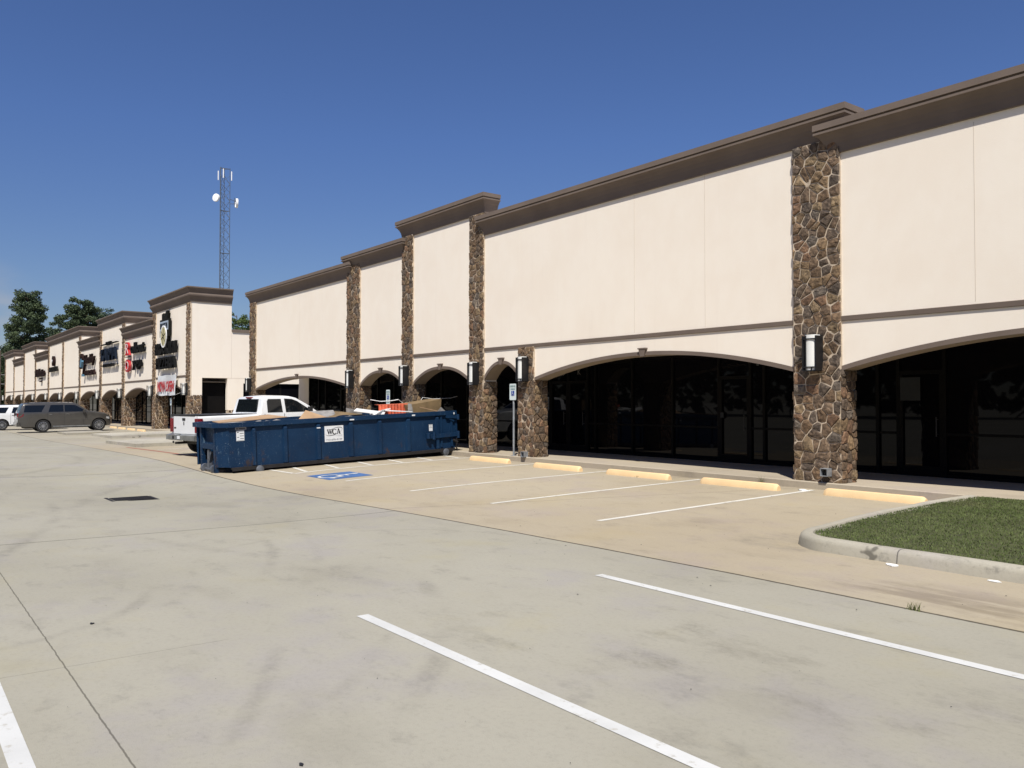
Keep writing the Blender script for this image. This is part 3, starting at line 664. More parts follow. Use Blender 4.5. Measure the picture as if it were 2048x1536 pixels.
# ------------------------------------------------------------------ wall lamps
def make_lamp():
    r = empty('wall_lamp', (0, 0, 0), '', 'wall lamp')
    b = MB(); b.box(-.14, .14, -.06, .0, -.34, .34)
    b.box(-.15, -.125, -.235, -.0, -.335, .325); b.box(.125, .15, -.235, -.0, -.335, .325)
    b.box(-.125, .125, -.23, -.0, -.345, -.325); b.build('housing', M['black'], r)
    d = MB(); pr = []
    for i in range(9):
        a = math.pi*i/8; pr.append((-.124*math.copysign(abs(math.cos(a))**.45, math.cos(a)), -.06-.163*math.sin(a)**.45))
    d.prism(pr, 'z', -.325, .345); d.build('diffuser', M['lens'], r, smooth=40)
    f = MB()
    for z in (-.27, .265): f.box(-.152, .152, -.236, -.218, z-.011, z+.011); f.box(-.152, -.13, -.218, -.01, z-.011, z+.011); f.box(.13, .152, -.218, -.01, z-.011, z+.011)
    for x in (-.075, ): f.box(x-.011, x+.011, -.238, -.22, -.33, .33)
    f.box(.04, .058, -.238, -.22, -.33, -.27)
    f.build('grille', M['black'], r); return r
def make_cage_lamp():
    r = empty('wall_lamp', (0, 0, 0), '', 'wall lamp')
    b = MB(); b.box(-.13, .13, -.04, .0, -.36, .36); b.build('housing', M['black'], r)
    d = MB(); d.lathe([(0, -.33), (.105, -.33), (.105, .35), (0, .35)], (0, -.21, 0), 'z', 20); d.build('diffuser', M['lens'], r, smooth=40)
    f = MB()
    for z in (-.27, .28):
        f.box(-.15, -.13, -.34, -.04, z-.012, z+.012); f.box(.13, .15, -.34, -.04, z-.012, z+.012); f.box(-.13, .13, -.34, -.32, z-.012, z+.012)
    for x in (-.14, .14): f.box(x-.012, x+.012, -.345, -.32, -.36, .36); f.box(x-.009, x+.009, -.13, -.11, -.36, .36)
    f.build('grille', M['black'], r); return r
lamp0 = make_lamp(); cage0 = make_cage_lamp(); used = [False, False]
labs = {'C4': 'wall lamp with white lens on the widest stone column, nearest the camera', 'S': 'wall lamp on the short stone column that stops below the brown band',
        'C3': 'wall lamp on the tall stone column left of the narrow arch with the parking sign', 'C2': 'wall lamp on the tall stone column above the brown debris box in the dumpster',
        'C1': 'wall lamp on the stone column above the middle of the blue dumpster', 'C0': 'wall lamp on the corner column at the gap, above the pickup cab', 'C5': 'wall lamp on the column past the right end of the grass'}
spots = [(-9.10, 2.68, 'C4'), (-18.08, 2.655, 'S'), (-20.47, 2.60, 'C3'), (-24.62, 2.64, 'C2'), (-28.72, 2.61, 'C1'), (-39.62, 2.57, 'C0'), (.1, 2.68, 'C5')]
ll = ['right beside the NOW OPEN banner on the strip corner column', 'left of the NOW OPEN banner, between banner and yoga shop arch', 'on the column between yoga shop and navy letter sign',
      'on the column right of the brown script sign arch', 'on the column left of the brown script sign', 'between the two arches left of the brown script sign', 'under the left edge of the round logo sign', 'on the column left of the far small script sign',
      'above the rear glass of the grey SUV', 'second from the far left end of the strip', 'on the far left end column of the strip']
for i, (a, b_) in enumerate(lc): spots.append((a+.18 if i else a+.3, 2.50+zl(a)*1.0, i))
for x, z, k in spots:
    ci = 0 if isinstance(k, str) else 1; src = (lamp0, cage0)[ci]; o = copy_tree(src) if used[ci] else src; used[ci] = True
    o.location = (x, YF-.02, z); o['group'] = 'black framed wall lamps on the stone columns'
    o['label'] = labs[k] if isinstance(k, str) else 'small far wall lamp '+ll[k]

# ------------------------------------------------------------------ shop signs (raised letters)
M['sgnblack'] = mat('sign_black', (.009, .009, .009), .9, spec=.1); M['sgnnavy'] = mat('sign_navy', (.008, .013, .024), .9, spec=.1); M['sgnbrown'] = mat('sign_brown', (.022, .012, .011), .9, spec=.1)
M['sgnred'] = mat('sign_red', (.42, .02, .025), .45); M['sgnblue'] = mat('sign_blue', (.07, .17, .26), .5); M['sgncream'] = mat('sign_cream', (.50, .45, .25), .5); M['sgngrey'] = mat('sign_silver', (.36, .42, .50), .5)
M['sgndk'] = mat('sign_charcoal', (.012, .012, .010), .9, spec=.1)
UX, UZ = (1, 0, 0), (0, 0, 1)
def letters(parent, name, m, items, y=YW-.23, ext=.15):
    for (t, x0, x1, z0, z1, kw) in items:
        b = MB(); text_on(b, t, (x0, y+ext, z0), UX, UZ, x1-x0, z1-z0, ext, **kw); b.build(name, m, parent)
# pizzeria
t = empty('shop_sign', (-54.4, YW, 4.), 'crest above two rows of black capital letters on the end unit, over the banner', 'sign', 'shop signs on the strip')
letters(t, 'lettering', M['sgnblack'], [('BROOKLYN', -56.85, -52.15, 4.74, 5.50, dict(bold=.02)), ('PIZZERIA', -56.6, -52.2, 3.84, 4.56, dict(bold=.02))])
b = MB(); b.prism([(-55.75, 5.85), (-53.65, 5.85), (-53.65, 6.95), (-55.75, 6.95)], 'y', YW-.20, YW-.06)
b.prism([(-55.3, 6.95), (-54.05, 6.95), (-53.95, 7.45), (-54.35, 7.45), (-54.65, 7.12), (-54.9, 7.35), (-55.3, 7.3)], 'y', YW-.20, YW-.06)
b.lathe([(.0, -.19), (.78, -.19), (.78, 0)], (-54.7, YW-.03, 5.88), 'y', 24); b.build('crest_back', M['sgndk'], t)
b = MB(); b.prism([(-55.65, 6.25), (-53.78, 6.25), (-53.78, 6.82), (-55.65, 6.82)], 'y', YW-.225, YW-.202); b.build('crest_panel', M['sgngrey'], t)
b = MB(); text_on(b, 'BROOKLYN', (-55.55, YW-.228, 6.36), UX, UZ, 1.65, .36, .012, bold=.02); b.build('crest_lettering', M['sgnnavy'], t)
b = MB(); b.lathe([(.0, -.235), (.58, -.235), (.58, -.20)], (-54.7, YW-.03, 5.86), 'y', 24); b.build('pizza_disc', M['sgncream'], t)
b = MB()
for a in (20, 80, 140): b.bar((-54.7-.5*math.cos(R_(a)), YW-.268, 5.86-.5*math.sin(R_(a))), (-54.7+.5*math.cos(R_(a)), YW-.268, 5.86+.5*math.sin(R_(a))), .05, .02, (0, 1, 0))
b.build('pizza_cuts', M['sgndk'], t)
b = MB(); b.lathe([(.60, -.235), (.70, -.235), (.70, -.19), (.60, -.19), (.60, -.235)], (-54.7, YW-.03, 5.86), 'y', 24); b.build('disc_rim', M['white'], t)
# banner
M['banner'] = mat('banner_vinyl', (.66, .68, .70), .5, var=.06, scale=2)
t = empty('banner', (-54.2, YW, 2.8), 'white vinyl banner reading NOW OPEN in red, hung under the black capital letters', 'banner')
b = MB(); vs = []; n = 24
for j in range(9):
    for i in range(n+1):
        u, v = i/n, j/8; vs.append((-56.2+4.05*u, YW-.16-.05*math.sin(u*9)*(.3+v*.7)-.03*math.sin(v*5+u*4), 3.43-.03*math.sin(u*math.pi*2)**2-1.26*v))
b.add(vs, [(j*(n+1)+i, j*(n+1)+i+1, (j+1)*(n+1)+i+1, (j+1)*(n+1)+i) for j in range(8) for i in range(n)]); b.build('vinyl_sheet', M['banner'], t, smooth=60)
letters(t, 'lettering', M['sgnred'], [('NOW OPEN', -56.1, -52.3, 2.38, 3.05, dict(bold=.03, shear=.15))], y=YW-.245, ext=.012)
b = MB()
for x, z in ((-56.2, 3.4), (-52.15, 3.4), (-56.2, 2.2), (-52.15, 2.2)): b.tube((x, YW-.16, z), (x+(-.6 if x < -54 else .6), YW-.03, z+.12), .008, 5)
b.build('rope', M['white'], t)
# yoga
t = empty('shop_sign', (-62.5, YW, 4.), 'sign with large red R and red O before black words, on the yoga unit', 'sign', 'shop signs on the strip')
letters(t, 'red_letters', M['sgnred'], [('R', -65.1, -63.9, 5.12, 6.08, dict(bold=.02)), ('O', -65.2, -63.85, 3.9, 4.82, dict(bold=.02))])
b = MB(); text_on(b, 'R', (-64.95, YW-.235, 5.25), UX, UZ, .8, .70, .012, bold=-.025); text_on(b, 'O', (-65.0, YW-.235, 4.05), UX, UZ, .95, .62, .012, bold=-.025); b.build('letter_edge', M['white'], t)
letters(t, 'lettering', M['sgnblack'], [('ollout', -63.5, -59.8, 5.18, 5.95, dict(bold=.02)), ('yoga', -63.0, -60.5, 4.0, 4.68, dict(bold=.02))])
b = MB(); b.box(-65.0, -64.0, YW-.26, YW-.06, 4.98, 5.02); b.build('bar', M['sgnblack'], t)
# karma
t = empty('shop_sign', (-71, YW, 4.), 'sign reading KARMA in dark navy capitals between two thin lined rows of small letters', 'sign', 'shop signs on the strip')
letters(t, 'lettering', M['sgnnavy'], [('KARMA', -73.7, -68.2, 5.02, 5.98, dict(bold=.02))])
letters(t, 'small_lettering', M['sgnblack'], [('CRAFT', -71.9, -70.1, 6.22, 6.5, dict(bold=.02)), ('KITCHEN & BAR', -72.8, -69.2, 4.52, 4.76, dict(bold=.02))])
b = MB()
for x0, x1, z in ((-73.7, -72.0, 6.33), (-70.0, -68.0, 6.33), (-73.7, -72.9, 4.64), (-69.1, -68.0, 4.64)): b.box(x0, x1, YW-.26, YW-.05, z-.03, z+.03)
b.build('rule', M['sgnblack'], t)
# brown script with blue figure
t = empty('shop_sign', (-79, YW, 4.), 'dark brown script sign with a small blue figure at its left', 'sign', 'shop signs on the strip')
letters(t, 'lettering', M['sgnbrown'], [('Healthy', -80.9, -76.3, 4.85, 5.85, dict(bold=.02, shear=.3)), ('HAIR SPA', -80.4, -76.1, 4.05, 4.5, dict(bold=.02))])
b = MB(); b.prism([(-82.3, 4.9), (-81.7, 4.8), (-81.4, 5.3), (-81.8, 5.6), (-82.2, 5.4)], 'y', YW-.28, YW-.08); b.box(-81.4, -80.9, YW-.28, YW-.08, 4.0, 4.2); b.build('figure', M['sgnblue'], t)
b = MB(); b.lathe([(.28, -.2), (.45, -.2), (.45, 0), (.28, 0), (.28, -.2)], (-82., YW-.05, 5.6), 'y', 18); b.prism([(-82.5, 4.7), (-82.2, 4.7), (-81.9, 5.4), (-82.1, 5.5)], 'y', YW-.26, YW-.07); b.prism([(-81.2, 4.2), (-81, 4.2), (-80.4, 5.0), (-80.6, 5.1)], 'y', YW-.26, YW-.07); b.build('swirl', M['sgnbrown'], t)
# round logo
t = empty('shop_sign', (-97, YW, 4.), 'tall oval black logo above one row of charcoal letters', 'sign', 'shop signs on the strip')
b = MB(); b.lathe([(0, -.22), (.52, -.22), (.52, 0)], (-97.4, YW-.04, 6.0), 'y', 24); b.build('logo_disc', M['sgnbrown'], t)
b = MB(); b.lathe([(0, -.03), (.16, -.03), (.16, 0)], (-97.6, YW-.262, 6.0), 'y', 12); b.build('logo_mark', M['white'], t)
letters(t, 'lettering', M['sgndk'], [('SALON & SPA', -99.9, -94.8, 4.9, 5.4, dict(bold=.025))])
# far script
t = empty('shop_sign', (-106.5, YW, 4.), 'farthest sign, small dark script with a tiny plaque hanging below', 'sign', 'shop signs on the strip')
letters(t, 'lettering', M['sgnbrown'], [('Pallatto', -109.9, -103.2, 4.6, 5.5, dict(bold=.025, shear=.2))])
b = MB(); b.box(-106.7, -105.6, YW-.2, YW-.05, 4.3, 4.45); b.box(-106.7, -105.6, YW-.2, YW-.05, 4.0, 4.12); b.build('plaque', M['sgnbrown'], t)

# ------------------------------------------------------------------ accessible parking signs
M['signface'] = mat('sign_face', (.62, .70, .70), .4, var=.03); M['signgreen'] = mat('sign_green_text', (.03, .12, .12), .5); M['signblue'] = mat('sign_blue_panel', (.01, .05, .30), .4)
def parking_sign(x, y, ztop, h, lab, wd=.31):
    zb = gz(x, 14.1)+.14; r = empty('parking_sign', (x, y, zb), lab, 'sign', 'accessible parking signs on posts')
    L0 = ztop-zb
    b = MB(); b.tube((0, 0, 0), (0, 0, L0-.05), .030, 10); b.box(-.07, .07, -.07, .07, .0, .012); b.build('post', M['galv'], r)
    p = MB(); q = []; rc = .03
    for cx, cz, a0 in ((wd/2-rc, L0-rc, 0), (-wd/2+rc, L0-rc, 90), (-wd/2+rc, L0-h+rc, 180), (wd/2-rc, L0-h+rc, 270)):
        for a in (0, 30, 60, 90): q.append((cx+rc*math.cos(R_(a0+a)), cz+rc*math.sin(R_(a0+a))))
    p.prism(q, 'y', -.036, -.032); o = p.build('sign_plate', M['signface'], r)
    f = MB(); s = .07; cz = L0-.27; f.box(-s, s, -.0385, -.0365, cz-s, cz+s); f.build('blue_panel', M['signblue'], o)
    g = MB(); isa(g, lambda a, b_: (-.01+a*.12, -.040, cz-.012+b_*.12)); g.build('wheelchair_symbol', M['white'], o)
    k = MB(); text_on(k, 'RESERVED', (-.12, -.0375, L0-.10), UX, UZ, .24, .05, 0.001, bold=.02); text_on(k, 'PARKING', (-.10, -.0375, L0-.175), UX, UZ, .20, .045, .001, bold=.02)
    if h > .48: text_on(k, 'VAN', (-.05, -.0375, L0-.39), UX, UZ, .10, .035, .001, bold=.02); text_on(k, 'ACCESSIBLE', (-.12, -.0375, L0-.46), UX, UZ, .24, .035, .001, bold=.02)
    k.build('lettering', M['signgreen'], o); return r
parking_sign(-18.63, 14.19, 2.265, .46, 'green and white parking sign with blue wheelchair panel on a post before the narrow arch', .30)
parking_sign(-25.88, 14.19, 2.18, .50, 'parking sign on a post rising behind the orange debris in the dumpster', .27)
parking_sign(-53.5, 14.2, 2.0, .46, 'far small parking sign on a post under the NOW OPEN banner', .31)

# ------------------------------------------------------------------ dumpster
def dumpmat():
    N = NT('dumpster_blue'); P = N.pos()
    a = N.noise(P, 1.2, 4, .6); c = N.mix(N.ramp(a, .3, .7), (.0035, .020, .055), (.006, .029, .074))
    s = N.noise(P, 9, 5, .7, sc=(1, 1, .3), off=(1, 5, 2)); zz = N.n('ShaderNodeSeparateXYZ'); N.t.links.new(P, zz.inputs[0]); nose = N.ramp(zz.outputs[1], 1.6, .1, .12, 1)
    c = N.mix(N.math('MULTIPLY', N.math('MULTIPLY', N.ramp(s, .60, .68), .8), nose), c, (.10, .16, .22))
    f = N.noise(P, 28, 4, .7, off=(1, 8, 2)); c = N.mix(N.math('MULTIPLY', N.math('MULTIPLY', N.ramp(f, .64, .68), .85), N.math('ADD', nose, .12)), c, (.30, .36, .40))
    z = N.n('ShaderNodeSeparateXYZ'); N.t.links.new(P, z.inputs[0])
    ru = N.math('MULTIPLY', N.ramp(N.noise(P, 3.2, 5, .7, sc=(1, 1, .6), off=(4, 4, 1)), .55, .66), N.ramp(z.outputs[2], .75, .2, 0, 1)); c = N.mix(N.math('MULTIPLY', ru, .75), c, (.05, .032, .022))
    N.bump(N.noise(P, 2.5, 3), .35, .03); return N.fin(c, .55, 0, .22)
M['dblue'] = dumpmat()
M['drust'] = mat('rusty_steel', (.016, .014, .015), .7, .2, var=.3, scale=6, bump=.4, dirt=((.07, .04, .028), 5, .64))
M['dsteel'] = mat('scraped_steel', (.11, .12, .14), .5, .3, var=.35, scale=7, bump=.3)
M['card'] = mat('cardboard', (.36, .235, .135), .9, var=.12, scale=3, bump=.2); M['carddk'] = mat('brown_board', (.17, .115, .055), .85, var=.2, scale=3, bump=.3)
M['orange'] = mat('orange_sheet', (.50, .10, .045), .6, var=.28, scale=6, bump=.4); M['greyd'] = mat('grey_debris', (.22, .21, .20), .8, var=.3, scale=5)
M['label'] = mat('sticker_white', (.68, .70, .72), .5, var=.02); M['ink'] = mat('ink_black', (.015, .015, .018), .6); M['inkgrey'] = mat('ink_grey', (.22, .22, .24), .6)
D = empty('dumpster', (-21.34, 7.11, -.09), 'long dark blue roll-off dumpster full of debris, with a white WCA sign on its side', 'dumpster', None, (R_(2.2), 0, R_(3)))
Ln, Wd = 7.18, 2.05
b = MB()   # shell: side walls, floor, chamfered nose
b.box(-.05, 0, 0, Ln, .15, 1.26); b.box(-Wd, -Wd+.05, 0, Ln, .15, 1.26); b.box(-Wd+.05, -.05, 0, Ln, .15, .2)
b.prism([(0, 0), (-.35, -.21), (-.36, -.16), (-.05, .04)], 'z', .16, 1.26)
b.prism([(-Wd, 0), (-Wd+.33, -.21), (-Wd+.34, -.16), (-Wd+.05, .04)], 'z', .16, 1.26)
b.box(-Wd+.34, -.35, -.13, -.08, .62, 1.26); b.box(-Wd+.34, -.35, -.13, -.08, .16, .30)
b.build('container_body', M['dblue'], D)
b = MB()
for y0, y1 in ((.597, .713), (1.464, 1.593), (2.43, 2.566), (3.436, 3.579), (4.382, 4.517), (5.353, 5.503), (6.412, 6.543)):
    r = MB(); r.prism([(0.0, y0), (.055, y0+.02), (.055, y1-.02), (0.0, y1)], 'z', .17, 1.10); r.prism([(0.0, 1.10), (.055, 1.10), (.0, 1.17)], 'y', y0+.02, y1-.02)
    r.build('rib', M['dblue'], D)
    r = MB(); r.prism([(-Wd, y0), (-Wd-.055, y0+.02), (-Wd-.055, y1-.02), (-Wd, y1)], 'z', .17, 1.10); r.build('rib', M['dblue'], D)
b = MB()   # top rail with nose
b.box(-.07, .06, -.02, Ln+.02, 1.18, 1.302); b.box(-Wd-.06, -Wd+.07, -.02, Ln, 1.18, 1.302)
b.prism([(.06, -.022), (-.33, -.30), (-.40, -.19), (-.07, .05)], 'z', 1.181, 1.30); b.prism([(-Wd-.06, -.022), (-Wd+.30, -.30), (-Wd+.37, -.19), (-Wd+.07, .05)], 'z', 1.181, 1.30)
b.box(-Wd+.30, -.33, -.30, -.19, 1.182, 1.299); b.build('top_rail', M['dblue'], D)
b = MB()   # front frame
for x in (-.42, -1.36): b.box(x-.055, x+.055, -.23, -.131, -.02, 1.18); b.prism([(x-.05, -.23), (x+.05, -.23), (x+.05, .35), (x-.05, .0)], 'z', -.02, .10)
b.box(-1.305, -.475, -.22, -.14, .62, .76); b.box(-1.3, -.48, -.12, -.1, .76, 1.18)
b.build('front_frame', M['dblue'], D)
b = MB()
b.prism([(-.22, .0), (-.12, .0), (-.10, .30), (-.16, .60), (-.2, .6)], 'x', -.98, -.86); b.tube((-1.3, -.18, .08), (-.48, -.18, .08), .05, 10)
for x in (-.55, -1.22): b.lathe([(.0, -.06), (.12, -.06), (.12, .06), (0, .06)], (x, -.17, .10), 'x', 16)
b.bar((-.92, -.17, .15), (-.75, -.15, .55), .09, .03); b.build('hook_plate', M['dsteel'], D)
b = MB(); b.box(-.02, .07, .05, 7.1, .10, .15); b.box(.045, .07, .05, 7.1, .06, .10); b.box(-Wd-.05, -Wd+.05, .05, 7.1, .06, .15)
b.box(-.5, -.40, -.1, 7.0, -.06, .15); b.box(-1.65, -1.55, -.1, 7.0, -.04, .15)
for y in frange(.5, 6.8, .62): b.box(-Wd+.06, -.03, y, y+.05, .08, .149)
b.build('understructure', M['drust'], D)
for y, z in ((.78, .06), (6.75, .055)):
    for x in (.0, -Wd+.02):
        wb = MB(); wb.lathe([(0, -.10), (.09, -.10), (.105, -.09), (.105, .09), (.09, .10), (0, .10)], (x, y, z-.01), 'x', 18); wb.build('wheel', M['dsteel'], D, smooth=40)
b = MB(); b.box(-Wd+.0, -.0, Ln+.005, Ln+.075, .18, 1.25)
b.box(.0, .035, 6.60, 6.66, .2, 1.16); b.box(0, .04, 6.98, 7.05, .2, 1.16)
for x in frange(-Wd+.3, -.3, .4): b.box(x-.04, x+.04, Ln+.075, Ln+.12, .2, 1.2)
dr = b.build('tailgate', M['dblue'], D)
b = MB()
b.bar((.06, 6.05, .55), (.06, 7.27, .57), .05, .12); b.tube((.09, 6.1, .50), (.09, 6.1, .66), .06, 8); b.tube((.10, 6.30, .46), (.10, 6.30, .68), .05, 8)
b.tube((.05, 7.24, .45), (.05, 7.24, .66), .06, 8); b.bar((.05, 6.80, 1.14), (.05, 7.25, 1.10), .05, .10); b.tube((.05, 7.25, 1.02), (.05, 7.25, 1.18), .05, 8); b.bar((.04, 6.8, 1.13), (.04, 7.1, .98), .04, .05)
b.build('hinge', M['dblue'], dr)
b = MB()
for i in range(9): b.obox((.07, 7.16+.012*math.sin(i), .42-.045*i), (.012 if i % 2 else .022, 0, 0), (0, .022 if i % 2 else .010, 0), (0, 0, .028))
b.tube((.05, 7.05, .40), (.07, 7.2, .32), .04, 7); b.build('chain_latch', M['drust'], dr)
# side sign and stickers
sg = MB(); sg.box(.0, .006, 2.70, 3.28, .625, 1.065); pl = sg.build('name_plate', M['label'], D)
UXs = (0, 1, 0)
def T3(body, y0, y1, z0, z1, m, **k):
    q = MB(); text_on(q, body, (.0065, y0, z0), UXs, UZ, y1-y0, z1-z0, .0015, **k); return q.build('lettering', m, pl)
q = MB()
def poly(pts):      # pts (y, z)
    q.prism([(a, c) for a, c in pts], 'x', .0065, .0082)
def Q(a, c): return (2.775+a*.40, .835+c*.135)
def st(p0, p1, wd):  # stroke
    d = Vector((p1[0]-p0[0], p1[1]-p0[1])).normalized(); n = Vector((-d.y, d.x))*wd/2
    poly([(p0[0]-n.x, p0[1]-n.y), (p1[0]-n.x, p1[1]-n.y), (p1[0]+n.x, p1[1]+n.y), (p0[0]+n.x, p0[1]+n.y)])
# W
for a, c, wd in (((.03, 1), (.14, 0), .034), ((.14, 0), (.22, .95), .014), ((.20, 1), (.30, 0), .034), ((.30, 0), (.385, 1), .014)): st(Q(*a), Q(*c), wd)
for a0, a1 in ((-.01, .12), (.17, .27), (.33, .43)): st(Q(a0, .97), Q(a1, .97), .012)
# C
cc = Q(.56, .5)
for i in range(-13, 14):
    a = R_(180+i*10.5); a2 = R_(180+(i+1)*10.5); wd = .034 if abs(i) < 6 else .016
    st((cc[0]+.055*math.cos(a), cc[1]+.068*math.sin(a)), (cc[0]+.055*math.cos(a2), cc[1]+.068*math.sin(a2)), wd)
st(Q(.69, 1.0), Q(.69, .72), .012)
# A
for a, c, wd in (((.76, 0), (.87, 1.08), .014), ((.87, 1.08), (.985, 0), .034), ((.80, .36), (.94, .36), .013)): st(Q(*a), Q(*c), wd)
for a0, a1 in ((.71, .82), (.91, 1.05)): st(Q(a0, .03), Q(a1, .03), .012)
# swoosh
def sw(pts, ws):
    for i in range(len(pts)-1): st(pts[i], pts[i+1], ws[i])
e = lambda t: (2.99+.262*math.cos(t)*.97-.02*math.sin(t), .905+.085*math.sin(t)+.072*math.cos(t))
N1 = 22; ts = [R_(120-175*i/N1) for i in range(N1+1)]; sw([e(t_) for t_ in ts], [.003+.012*math.sin(math.pi*min(1, i/N1*1.1))**2 for i in range(N1)])
ts = [R_(168+140*i/N1) for i in range(N1+1)]; sw([e(t_) for t_ in ts], [.003+.012*math.sin(math.pi*i/N1)**2 for i in range(N1)])
q.build('logo', M['ink'], pl)
T3('713-670-9199', 2.745, 3.235, .655, .705, M['inkgrey'], bold=.035, spacing=1.1)
T3('WASTE CORPORATION', 2.92, 3.24, .792, .806, M['inkgrey']); T3('OF TEXAS', 3.10, 3.24, .762, .775, M['inkgrey'])
def sticker(y0, y1, z0, z1, m, rows):
    s_ = MB(); s_.box(.0, .004, y0, y1, z0, z1); o = s_.build('sticker', m, D); k = MB()
    for a, c, h, x_ in rows: k.box(.0042, .0052, y0+(y1-y0)*a, y0+(y1-y0)*c, z0+(z1-z0)*h, z0+(z1-z0)*(h+x_))
    k.build('print', M['ink'], o)
sticker(.20, .41, .825, 1.09, M['label'], [(.45, .95, .70, .05), (.1, .3, .8, .08), (.45, .95, .45, .05), (.1, .35, .33, .05), (.5, .95, .2, .05), (.1, .9, .04, .02)])
sticker(.175, .47, 1.11, 1.175, M['inkgrey'], [(.08, .25, .25, .45), (.32, .92, .3, .4)])
sticker(6.19, 6.32, .72, .92, M['label'], [(.1, .9, .9, .06), (.1, .9, .47, .05), (.25, .8, .7, .05)])
b = MB()
text_on(b, '3074', (-.56, -.121, .93), UX, UZ, .16, .09, .002); text_on(b, 'L30', (-.55, -.121, 1.05), UX, UZ, .11, .05, .002); b.build('stencil', M['label'], D)
# stencil sits on the recessed front sheet: two paint chips on the rail
b = MB(); b.box(.061, .063, 3.46, 3.60, 1.19, 1.225); b.box(.061, .063, 5.55, 5.66, 1.21, 1.25); b.box(.061, .063, 7.08, 7.12, 1.19, 1.25); b.box(.056, .058, 2.44, 2.55, 1.02, 1.05); b.build('paint_chip', M['label'], D)
# debris: things lying in the dumpster (world coordinates through the dumpster's frame)
DM = Matrix.Translation(D.location) @ D.rotation_euler.to_matrix().to_4x4()
def debris(name, mbx, m, lab, cat, smooth=None):
    o = mbx.build(name, m, None, smooth=smooth); o.matrix_world = DM; tag(o, lab, cat, 'debris heaped in the blue dumpster'); return o
def sheet(pts, th=.02, n=(0, 0, 1)):
    b = MB(); n = Vector(n)*th; k = len(pts); b.add([Vector(p) for p in pts]+[Vector(p)+n for p in pts], [tuple(range(k)), tuple(range(k, 2*k))[::-1]]+[(i, (i+1) % k, k+(i+1) % k, k+i) for i in range(k)]); return b
debris('cardboard_sheet', sheet([(-.25, -.15, 1.30), (-.3, 1.75, 1.36), (-1.2, 1.6, 1.42), (-1.4, .1, 1.30)], .015), M['card'], 'flat tan cardboard sheet lying on the near end of the dumpster', 'cardboard')
debris('cardboard_piece', sheet([(-.25, 2.05, 1.28), (-.32, 2.95, 1.30), (-.55, 2.42, 1.52)], .012, (1, .2, .1)), M['card'], 'light tan cardboard triangle poking up over the dumpster rail', 'cardboard')
b = MB(); vs = []; n = 14
for i in range(n+1):
    for j in range(6):
        u, v = i/n, j/5; vs.append((-.15-v*.9, 3.0+u*1.25, 1.24+.16*math.sin(math.pi*u)**.8*(.7+.4*v)+.02*math.sin(9*u+4*v)))
b.add(vs, [(i*6+j, i*6+j+1, (i+1)*6+j+1, (i+1)*6+j) for i in range(n) for j in range(5)])
debris('brown_tarp', b, M['carddk'], 'mound of brown carpet bulging over the middle of the dumpster rail', 'carpet', 60)
debris('grey_board', sheet([(-.6, 2.6, 1.3), (-.6, 3.4, 1.30), (-1.0, 3.5, 1.47), (-1.0, 2.6, 1.47)], .03, (1, 0, 0)), M['greyd'], 'flat beige panel behind the cardboard triangle in the dumpster', 'board')
debris('plastic_sheet', sheet([(-.5, 3.95, 1.42), (-.5, 4.05, 1.50), (-.3, 4.85, 1.36), (-.3, 4.80, 1.27)], .08, (-1, 0, 0)), M['white'], 'white plastic panel beside the brown carpet mound', 'panel')
debris('white_tray', sheet([(-.25, 4.45, 1.27), (-.3, 4.75, 1.40), (-.4, 5.1, 1.43), (-.9, 5.2, 1.40), (-.6, 4.5, 1.30)], .03), M['white'], 'bent white tray, second white piece from the brown carpet mound', 'tray')
debris('white_board', sheet([(-.2, 4.9, 1.38), (-.14, 5.7, 1.315), (-.5, 5.75, 1.31), (-.5, 4.85, 1.40)], .025), M['white'], 'long flat white board sloping down in front of the orange sheet', 'board')
debris('dark_board', sheet([(-.7, 3.8, 1.3), (-.7, 4.3, 1.3), (-.7, 4.3, 1.42), (-.7, 3.8, 1.52)], .05, (-1, 0, 0)), M['greyd'], 'dark grey plank end tilted behind the white plastic panel', 'plank')
ob = MB(); vs = []; n = 48
for i in range(n+1):
    u = i/n; x = -.75-.022*math.sin(i*math.pi/2+.4)
    vs += [(x, 4.9+u*1.35, 1.24), (x, 4.9+u*1.35, 1.56), (x-.25, 4.9+u*1.35, 1.57)]
ob.add(vs, [f for i in range(n) for f in ((3*i, 3*i+3, 3*i+4, 3*i+1), (3*i+1, 3*i+4, 3*i+5, 3*i+2))]); ob.cur = 1
ob.box(-.722, -.712, 4.98, 5.09, 1.35, 1.42); ob.cur = 0
debris('orange_crate', ob, [M['orange'], M['ink']], 'bright orange corrugated crate in the dumpster under the stone column lamp', 'crate', 25)
bx = MB(); bx.add([(-.55, 5.85, 1.22), (-.45, 6.95, 1.22), (-1.1, 7.0, 1.22), (-1.2, 5.9, 1.22), (-.55, 5.80, 1.52), (-.42, 6.98, 1.66), (-1.1, 7.02, 1.68), (-1.2, 5.85, 1.56)], [(0, 1, 5, 4), (1, 2, 6, 5), (2, 3, 7, 6), (3, 0, 4, 7), (4, 5, 6, 7), (3, 2, 1, 0)])
debris('cardboard_box', bx, M['carddk'], 'large olive brown box tilted in the dumpster next to the orange crate', 'box')
debris('board_offcut', sheet([(-.42, 5.72, 1.3), (-.40, 5.90, 1.27), (-.44, 5.86, 1.56), (-.46, 5.76, 1.58)], .02, (1, 0, 0)), M['greyd'], 'grey board strip leaning on the left end of the olive brown box', 'board')
debris('wood_lath', sheet([(-.35, 6.1, 1.46), (-.33, 6.8, 1.30), (-.33, 6.8, 1.27), (-.35, 6.1, 1.44)], .03, (1, 0, 0)), M['card'], 'thin pale wood lath lying across the olive brown box', 'lath')
